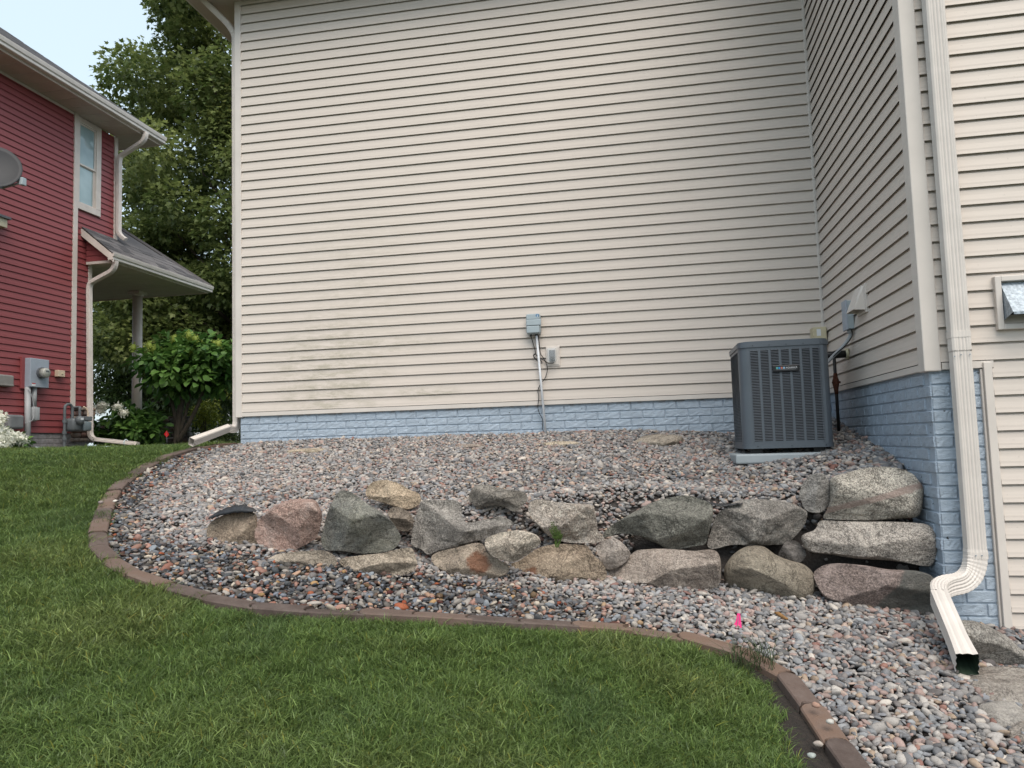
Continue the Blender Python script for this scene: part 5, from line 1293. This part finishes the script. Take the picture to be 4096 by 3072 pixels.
# utilities on the red house
U = RX+.02
mb = empty('electric_meter', (RX, 2.96, .67), 'grey electric meter box with a round glass meter on the red wall', 'electric meter')
k = MB(); k.bbox((U, 2.80, .675), (U+.13, 3.165, 1.12), .008); k.build('housing', M_GENAM, mb)
k = MB(); k.bbox((U, 2.74, .65), (U+.035, 2.80, 1.14), .003); k.build('backboard', M_RED, mb)
k = MB(); k.tube([(U+.128, 3.0, .90), (U+.165, 3.0, .90)], .088, 24); k.build('meter_ring', M_DGREY, mb)
k = MB(); k.tube([(U+.165, 3.0, .90), (U+.235, 3.0, .90), (U+.25, 3.0, .90)], [.076, .076, .062], 24); k.build('meter_glass', mat('meter_glass', (.42, .42, .38), .15, bump_s=0, spec=.8), mb, True)
k = MB(); k.box((U+.2495, 2.97, .91), (U+.2515, 3.03, .935)); k.build('meter_display', M_DGREY, mb)
k = MB(); k.box((U+.1295, 2.83, .69), (U+.1325, 2.90, .735)); k.build('warning_label', M_LABELW, mb)
k = MB(); k.box((U+.1326, 2.83, .722), (U+.1335, 2.90, .735)); k.build('label_stripe', M_REDF, mb)
k = MB(); k.tube([(U+.06, 2.83, .676), (U+.07, 2.84, -.32)], .042, 14); o = k.build('conduit', M_GPVC, None, True); tag(o, 'thick grey conduit from the meter box to the ground', 'conduit')
lb = empty('electrical_fitting', (RX+.06, 2.96, .15), 'oval grey electrical fitting on a short pipe below the meter', 'electrical fitting')
k = MB(); k.tube([(U+.06, 2.955, .676), (U+.06, 2.955, .385)], .036, 14); k.build('pipe', M_GPVC, lb, True)
k = MB(); k.bbox((U+.01, 2.89, .150), (U+.12, 3.02, .385), .05); k.build('body', M_GPVC, lb, True)
k = MB(); k.bbox((U+.118, 2.915, .17), (U+.126, 3.0, .365), .03); k.build('cover', M_GPVC, lb, True)
bx_ = empty('phone_box', (RX, 3.49, .88), 'small peach coloured box on the red wall right of the meter', 'utility box'); k = MB(); k.bbox((U, 3.42, .885), (U+.07, 3.565, .99), .006); k.build('case', M_PALEB, bx_); k = MB(); k.bbox((U+.07, 3.49, .925), (U+.078, 3.52, .945), .002); k.build('latch', M_BEIGE, bx_)
k = MB(); k.bbox((U, 2.2, .655), (U+.08, 2.56, .83), .02); k.bbox((U, 2.2, .665), (U+.09, 2.55, .69), .006); o = k.build('cable_box', mat('taupe_plastic', (.25, .235, .22), .5, bump_s=.05), None); tag(o, 'taupe cable box on the red wall cut by the left edge', 'utility box')
k = MB(); k.bbox((U, 2.43, .03), (U+.14, 2.70, .24), .03); o = k.build('utility_cabinet', mat('mid_grey_plastic', (.17, .175, .18), .5, bump_s=.05), None); tag(o, 'grey plastic utility cabinet low on the red wall above the flowers', 'utility box')
cord([(U+.14, 2.70, .12), (U+.16, 2.78, .14), (U+.14, 2.86, .2), (U+.13, 2.88, .35), (U+.12, 2.84, .55), (U+.1, 2.78, .64)], .005, 'grey_wire', 'thin grey wire looping from the cabinet to the meter box', 'cable', M_GPVC)
gm = empty('gas_meter', (RX, 3.65, -.25), 'dark grey gas meter with pipes at the foot of the red wall', 'gas meter')
k = MB(); k.bbox((U+.06, 3.52, .0), (U+.28, 3.87, .21), .04); k.build('body', M_GAS, gm, True)
k = MB(); k.bbox((U+.27, 3.70, .0), (U+.33, 3.87, .16), .03); k.build('front_plate', mat('grey_blue_paint', (.155, .19, .205), .45, bump_s=.05), gm, True)
k = MB(); k.tube([(U+.27, 3.62, .175), (U+.33, 3.62, .175), (U+.35, 3.62, .175)], [.07, .07, .05], 16); k.build('regulator', M_GAS, gm, True)
k = MB(); k.box((U+.3505, 3.585, .18), (U+.353, 3.645, .215)); k.build('plate', M_LABELW, gm)
k = MB(); k.bbox((U+.2, 3.76, .17), (U+.31, 3.90, .245), .015); k.build('index', M_GAS, gm)
k = MB(); k.tube(smooth_path([(U+.15, 3.475, -.33), (U+.15, 3.475, .1), (U+.15, 3.475, .36), (U+.15, 3.50, .42), (U+.15, 3.555, .44), (U+.15, 3.61, .42), (U+.15, 3.635, .36), (U+.15, 3.635, .2)], 5), .022, 10); k.tube(smooth_path([(U+.15, 3.80, .18), (U+.15, 3.80, .36), (U+.13, 3.82, .40), (U, 3.82, .40)], 5), .022, 10); k.build('pipe', M_GAS, gm, True)
k = MB()
for z_ in (-.30, -.12, -.02, .16): k.tube([(U+.15, 3.475, z_-.025), (U+.15, 3.475, z_+.025)], .033, 10)
k.build('fitting', M_GAS, gm)
cord([(U+.2, 3.82, .41), (U+.22, 3.88, .36), (U+.22, 3.90, .25), (U+.22, 3.86, .19)], .012, 'yellow_hose', 'short pale yellow tube beside the gas meter', 'cable', M_PALEB)
# satellite dish
dc = Vector(at(0, 690, 0, -10.35)); dish = empty('satellite_dish', tuple(dc), 'dark grey satellite dish on the red wall cut by the left edge', 'satellite dish')
k = MB(); n_, mrg = 28, 7; ax = Vector((.62, -.70, .33)).normalized(); s1 = ax.cross(Vector((0, 0, 1))).normalized(); s2_ = s1.cross(ax); R_ = .33
cc = Vector(at(-22, 678, 0, -10.35))
V = [tuple(cc)]; F = []
for j in range(1, mrg+1):
    for i in range(n_):
        a_ = 2*math.pi*i/n_; rr0 = R_*j/mrg; V.append(tuple(cc+s1*math.cos(a_)*rr0*1.0+s2_*math.sin(a_)*rr0*1.05+ax*(.07*(j/mrg)**2)))
for i in range(n_): F.append((0, 1+i, 1+(i+1) % n_))
for j in range(mrg-1):
    for i in range(n_): a_ = 1+j*n_+i; b2 = 1+j*n_+(i+1) % n_; F.append((a_, a_+n_, b2+n_, b2))
k.mesh(V, F); o = k.build('reflector', M_DISH, dish, True); md = o.modifiers.new('s', 'SOLIDIFY'); md.thickness = .006
pa = Vector(at(10, 752, 0, -10.3)); pb = Vector(at(88, 730, 0, -10.05)); k = MB(); k.tube([cc-s2_*.28-ax*.02, pa, pb], .016, 8); k.build('arm', M_GPVC, dish)
k = MB(); hcen = Vector(at(72, 712, 0, -10.08)); k.tube([hcen, hcen-ax*.07], .028, 10); k.bbox(tuple(pb-Vector((.03, .03, .04))), tuple(pb+Vector((.03, .05, .07))), .01); k.build('receiver', M_GBOX, dish)
k = MB(); k.tube([cc-ax*.02, cc-ax*.14, Vector((RX, cc.y+.1, cc.z-.35))], .02, 8); k.build('mount', M_DGREY, dish)
lt = empty('wall_lantern', (RX, 2.25, 3.1), 'small lantern on the red wall at the left edge', 'lamp')
k = MB(); k.bbox((U, 2.20, 3.02), (U+.1, 2.36, 3.15), .004); k.build('body', mat('lantern_cream', (.5, .45, .33), .5, bump_s=0), lt); k = MB(); k.bbox((U, 2.18, 3.15), (U+.13, 2.40, 3.19), .004); k.build('cap', M_DGREY, lt)
# gravel strip by the red house
def strip_gravel():
    n = 2600; X = rng.uniform(-10.98, -9.9, n); Y = rng.uniform(.8, 7, n); k = X < -9.9+.0*Y; X, Y = X[k], Y[k]; n = X.size; Z = ground(X, Y)+.01
    sz = rng.uniform(.025, .05, n); S = np.stack([sz, sz*.8, sz*.6], 1); R = np.stack([rng.normal(0, .3, n), rng.normal(0, .3, n), rng.uniform(0, 6, n)], 1)
    C = np.array([.20, .17, .16])*rng.uniform(.6, 1.5, (n, 1)); protos = [rock_mesh(70+s, 1, .3, (1, .8, .6), 4) for s in range(5)]
    o = scatter('gravel_strip', np.stack([X, Y, Z], 1), R, S, C, rng.integers(0, 5, n), protos, M_PEB); tag(o, 'dull brown gravel strip along the foot of the red house', 'gravel', kind='stuff')
strip_gravel()

# ---------------------------------------------------------------- plants
MAPLE = [(0, 0), (.12, .10), (.42, .12), (.30, .28), (.52, .52), (.24, .50), (.16, .66), (0, 1.0), (-.16, .66), (-.24, .50), (-.52, .52), (-.30, .28), (-.42, .12), (-.12, .10)]
OVAL = [(0, 0), (.20, .22), (.29, .48), (.20, .76), (0, 1.0), (-.20, .76), (-.29, .48), (-.20, .22)]
OVAL4 = [(0, 0), (.27, .45), (0, 1.0), (-.27, .45)]
def leaves(centers, out_dirs, size, shape, rnd, droop=.3, shades=None):
    shp = np.array(shape); ns = len(shp); n = len(centers); V = np.zeros((n, ns, 3))
    for i in range(n):
        d = Vector(out_dirs[i]); d = (d+Vector((rnd.gauss(0, .5), rnd.gauss(0, .5), rnd.gauss(0, .35)-droop))).normalized()
        up = Vector((rnd.gauss(0, .45), rnd.gauss(0, .45), 1)).normalized(); s_ = d.cross(up)
        if s_.length < 1e-3: s_ = Vector((1, 0, 0))
        s_.normalize(); nn = s_.cross(d); sc = size*rnd.uniform(.65, 1.25)
        fold = rnd.uniform(.05, .35)
        V[i] = np.array(centers[i])+sc*(shp[:, :1]*np.array(s_)+shp[:, 1:]*np.array(d)+np.abs(shp[:, :1])*fold*np.array(nn)-(shp[:, 1:]**2)*.15*np.array(nn))
    F = (np.arange(n)[:, None]*ns+np.arange(ns)[None, :])
    return V.reshape(-1, 3), F
def foliage_mesh(name, centers, dirs, size, shape, seed, m, parent, shade_fn, droop=.3):
    r = random.Random(seed); V, F = leaves(centers, dirs, size, shape, r, droop); ns = len(shape)
    me = bpy.data.meshes.new(name); me.from_pydata(V.tolist(), [], F.tolist())
    sh = np.repeat(np.array([shade_fn(c, r) for c in centers], np.float32), ns); q = me.attributes.new('shade', 'FLOAT', 'POINT'); q.data.foreach_set('value', sh)
    return link(name, me, m, parent)
def tree(name, base, height, clumps, trunk_r, leaf, shape, m, label, cat, seed, group=None, nleaf=120, csize=.55, droop=.3, limbs=10, trunks=None):
    r = random.Random(seed); root = empty(name, base, label, cat, group)
    C = []; D = []; SHD = {}
    for (cx, cy, cz, rad) in clumps:
        ns = int(nleaf*(rad/csize)**2)
        cs = r.uniform(-.30, .22)
        for _ in range(ns):
            d = Vector((r.gauss(0, 1), r.gauss(0, 1), r.gauss(0, .8))).normalized(); q = r.random()**.45*rad
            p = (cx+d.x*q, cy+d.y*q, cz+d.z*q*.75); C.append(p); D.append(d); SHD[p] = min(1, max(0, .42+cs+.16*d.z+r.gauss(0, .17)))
    foliage_mesh('crown', C, D, leaf, shape, seed, m, root, lambda c, rr: SHD[c], droop)
    b = Vector(base)
    if trunks is None:
        k = MB(); top = Vector((base[0], base[1], base[2]+height*.75)); pts = [b-Vector((0, 0, .3)), b+Vector((.05, 0, height*.2)), b+Vector((-.08, .05, height*.45)), top]
        k.tube(smooth_path(pts, 4), [trunk_r*(1-.75*i/12) for i in range(13)], 10)
        for (cx, cy, cz, rad) in r.sample(clumps, min(limbs, len(clumps))):
            h0 = b.lerp(top, min(.95, max(.15, (cz-base[2])/height*.75))); k.tube([h0, h0.lerp(Vector((cx, cy, cz)), .5)+Vector((0, 0, .15)), Vector((cx, cy, cz))], [trunk_r*.3, trunk_r*.18, .02], 6)
        k.build('trunk', M_BARK, root, True)
    else:
        for pts, rr0 in trunks:
            k = MB(); sp_ = smooth_path(pts, 4); k.tube(sp_, [rr0*(1-.6*i/len(sp_)) for i in range(len(sp_))], 8); k.build('trunk', M_BARK, root, True)
    return root
def blobs(cx, cy, cz, rx, ry, rz, n, r0, r1, seed, zmin=-9, shell=.55, taper=0):
    r = random.Random(seed); out = []
    while len(out) < n:
        d = Vector((r.gauss(0, 1), r.gauss(0, 1), r.gauss(0, 1))).normalized(); q = shell+(1-shell)*r.random()
        z = cz+d.z*rz*q; tf = 1-taper*max(0, (z-cz)/rz)
        if z < zmin: continue
        out.append((cx+d.x*rx*q*tf, cy+d.y*ry*q*tf, z, r.uniform(r0, r1)))
    return out
M_MAPLE = leaf_mat('maple_leaf', (.07, .105, .028), (.38, .43, .15), trans=.45); M_DKLEAF = leaf_mat('dark_tree_leaf', (.028, .055, .014), (.12, .16, .045))
M_HYD = leaf_mat('hydrangea_leaf', (.035, .10, .022), (.19, .34, .075)); M_LIME = leaf_mat('lime_flower', (.22, .30, .05), (.42, .50, .12), trans=.4)
M_YEL = leaf_mat('yellow_green_leaf', (.10, .13, .015), (.27, .30, .035)); M_FLW = leaf_mat('white_flower', (.80, .80, .66), (.95, .95, .90), trans=.3)
mc = blobs(-13.1, 13.6, 7.4, 4.7, 4.0, 6.6, 170, .6, 1.25, 1, .8, .5)+blobs(-13.8, 13.0, 12.5, 3.2, 3.0, 3.6, 36, .6, 1.1, 2, .8, .5)+blobs(-14.5, 12.2, 3.6, 3.6, 2.5, 2.6, 42, .6, 1.0, 14, .9, .5)
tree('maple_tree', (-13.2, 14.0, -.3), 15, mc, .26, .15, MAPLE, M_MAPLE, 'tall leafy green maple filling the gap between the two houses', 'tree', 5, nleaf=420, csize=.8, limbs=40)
dk = blobs(-21.5, 22, 4.0, 4.6, 2.6, 4.4, 110, .8, 1.3, 8, .2, .35)
tree('shade_tree', (-20.2, 22, -.3), 9, dk, .2, .20, OVAL4, M_DKLEAF, 'dark green tree seen low behind the porch column', 'tree', 9, nleaf=260, csize=.8, limbs=16)
dk2 = blobs(-14.6, 17.5, 3.2, 4.2, 1.6, 3.0, 60, .7, 1.1, 18, 1.2, .3)
tree('shade_tree', (-15, 18, -.3), 7, dk2, .2, .18, OVAL4, M_DKLEAF, 'dark bushy tree low behind the maple, right of the porch column', 'tree', 19, nleaf=250, csize=.8, limbs=12)
# hydrangea tree
hb = (-10.45, 5.9, -.36)
hc = blobs(-10.05, 6.0, 1.25, 1.10, .9, .58, 70, .20, .33, 21, .62, .5)
ht = [([(hb[0], hb[1], -.45), (hb[0]-.02, hb[1], .0), (hb[0]+.05, hb[1], .5), (hb[0]+.2, hb[1], 1.1)], .085), ([(hb[0], hb[1]-.03, -.2), (hb[0]+.25, hb[1]-.05, .15), (hb[0]+.5, hb[1], .7), (hb[0]+.6, hb[1], 1.2)], .05),
      ([(hb[0]-.02, hb[1]+.02, -.1), (hb[0]-.1, hb[1], .4), (hb[0]-.25, hb[1], 1.0)], .045), ([(hb[0]+.02, hb[1], -.05), (hb[0]+.18, hb[1], .45), (hb[0]+.3, hb[1], 1.0)], .04)]
hyd = tree('hydrangea_tree', hb, 2, hc, .08, .17, OVAL, M_HYD, 'small multi stemmed hydrangea tree with lime green flower heads', 'ornamental tree', 22, nleaf=42, csize=.25, trunks=ht, droop=.35)
def flower_heads(root, spots, rad, size, m, nm, seed, npt=46, el=1.0):
    r = random.Random(seed)
    for (x, y, z) in spots:
        C = []; D = []
        for _ in range(npt):
            d = Vector((r.gauss(0, 1), r.gauss(0, 1), r.gauss(0, 1))).normalized(); C.append((x+d.x*rad, y+d.y*rad, z+d.z*rad*el)); D.append(d)
        V0, F0 = leaves(C, D, size, OVAL4, r, 0); V0 = V0.tolist(); F0 = F0.tolist(); nb = len(V0); cr = rock_mesh(r.randrange(99), 2, .3, (rad*.95, rad*.95, rad*el*.95), 0)
        V0 += [(v_.co.x+x, v_.co.y+y, v_.co.z+z) for v_ in cr.vertices]; F0 += [tuple(i+nb for i in p_.vertices) for p_ in cr.polygons]
        me = bpy.data.meshes.new(nm); me.from_pydata(V0, [], F0); q = me.attributes.new('shade', 'FLOAT', 'POINT'); q.data.foreach_set('value', np.array([min(1, max(0, r.gauss(.6, .25))) for _ in V0], np.float32)); link(nm, me, m, root)
r = random.Random(31)
sp = []
for _ in range(200):
    x, y, z, q = r.choice(hc)
    if z > 1.25 or r.random() < .15: sp.append((x+r.uniform(-.1, .1), y-q*.8, z+q*.75))
    if len(sp) >= 26: break
flower_heads(hyd, sp, .055, .045, M_LIME, 'flower_head', 33, 40, 1.4)
def shrub(name, c, rx, ry, rz, n, leaf, shape, m, label, seed, flowers=None, nleaf=40, group=None, r0=.13, r1=.22, fm_=None, frad=.07, cat='shrub'):
    cl = blobs(*c, rx, ry, rz, n, r0, r1, seed, c[2]-rz, .4)
    base = (c[0], c[1], gz(c[0], c[1])); root = empty(name, base, label, cat, group); rr0 = random.Random(seed); C = []; D = []; SHD = {}
    for (x, y, z, rad) in cl:
        for _ in range(nleaf):
            d = Vector((rr0.gauss(0, 1), rr0.gauss(0, 1), rr0.gauss(0, .8))).normalized(); q = rr0.random()**.5*rad; p = (x+d.x*q, y+d.y*q, z+d.z*q*.8); C.append(p); D.append(d); SHD[p] = min(1, max(0, rr0.gauss(.45, .22)))
    foliage_mesh('foliage', C, D, leaf, shape, seed, m, root, lambda q, w_: SHD[q], .25)
    k = MB()
    for i in range(5): k.tube([Vector(base)-Vector((0, 0, .05)), Vector(base)+Vector((rr0.uniform(-.5, .5)*rx, rr0.uniform(-.5, .5)*ry, rz))], [.02, .008], 5)
    k.build('stem', M_BARK, root)
    if flowers: flower_heads(root, flowers, frad, .045, fm_ or M_FLW, 'flower_head', seed+1, 60, .85)
    return root
fl = [tuple(at(u, v, 1, 5.25)) for u, v in ((372, 1640), (400, 1628), (403, 1645), (413, 1622), (470, 1626), (494, 1652))]
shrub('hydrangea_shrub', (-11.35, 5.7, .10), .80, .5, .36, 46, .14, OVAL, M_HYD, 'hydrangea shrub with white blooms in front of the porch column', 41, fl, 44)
fl2 = [tuple(at(u, v, 0, -9.95)) for u, v in ((4, 1720), (28, 1738), (2, 1752), (22, 1775), (8, 1805), (52, 1742), (78, 1752), (92, 1762), (12, 1822), (60, 1822), (72, 1826), (38, 1757), (-12, 1780), (-10, 1690), (2, 1668))]
shrub('hydrangea_shrub', (-10.25, 1.55, -.16), .28, .42, .22, 26, .10, OVAL, M_HYD, 'hydrangea full of cream blooms at the left edge by the red wall', 51, fl2, 30, r0=.08, r1=.14, frad=.065)
shrub('yellow_shrub', (-10.75, 7.3, .35), .26, .2, .55, 16, .07, OVAL4, M_YEL, 'yellow green foliage hanging left of the hydrangea tree trunk', 61, None, 70, 'yellow green shrubs')
shrub('yellow_shrub', (-9.65, 7.6, .78), .60, .3, .28, 18, .07, OVAL4, M_YEL, 'yellow green foliage low behind the left corner of the beige house', 62, None, 60, 'yellow green shrubs')
shrub('low_shrub', (-9.95, 6.6, -.12), .75, .4, .20, 28, .05, OVAL4, M_DKLEAF, 'low dark shrub behind the left downspout spout', 63, None, 90)
# ornamental grass
k = MB(); rg = random.Random(6)
for _ in range(90):
    x = -9.35+rg.gauss(0, .16); y = 6.9+rg.gauss(0, .1); h = rg.uniform(.5, 1.15); dx = rg.gauss(0, .18)
    k.poly([(x-.006, y, -.35), (x+.006, y, -.35), (x+dx*.5+.005, y, -.35+h*.6), (x+dx, y, -.35+h), (x+dx*.5-.005, y, -.35+h*.6)])
o = k.build('ornamental_grass', mat('ornamental_grass_blade', (.13, .17, .05), .6, var=.3, vs=20, bump_s=0)); tag(o, 'tall thin ornamental grass behind the left downspout', 'ornamental grass')
# house far across the street
fh = empty('distant_house', (-30, 40, -.4), 'grey house with white posts and orange shutters far across the street', 'house')
k = MB(); k.box((-36, 40, -.6), (-24.5, 48, 2.9)); k.build('wall', mat('distant_dark_siding', (.10, .09, .09), .8, bump_s=0), fh)
k = MB(); k.mesh([(-36.6, 38.6, 2.7), (-24, 38.6, 2.7), (-24, 49, 2.7), (-36.6, 49, 2.7), (-36.6, 43.8, 5.2), (-24, 43.8, 5.2)], [(0, 1, 5, 4), (2, 3, 4, 5), (0, 4, 3), (1, 2, 5), (0, 3, 2, 1)]); k.build('roof', M_SHIN, fh)
for u in (785, 800, 838, 845, 868, 916, 948):
    p = at(u, 1700, 1, 39); box('post', (p[0]-.09, 38.9, -.5), (p[0]+.09, 39.1, 2.75), M_LABELW, fh, .01)
for u0, u1 in ((812, 826), (876, 892)):
    a_, b2 = at(u0, 1700, 1, 39.9)[0], at(u1, 1700, 1, 39.9)[0]; box('shutter', (a_, 39.9, .65), (b2, 39.98, 2.3), mat('orange_shutter_%d' % u0, (.38, .10, .035), .7, bump_s=0), fh, .01)
for u0, u1 in ((893, 914), (850, 866)):
    a_, b2 = at(u0, 1700, 1, 39.9)[0], at(u1, 1700, 1, 39.9)[0]; box('window', (a_, 39.92, .8), (b2, 39.97, 2.3), M_DGREY, fh, .01)
for (x, y, z, rx, rz, sd_2) in ((-34, 34, 3.5, 6, 4.2, 71),):
    pass
print('objects', len(bpy.data.objects))
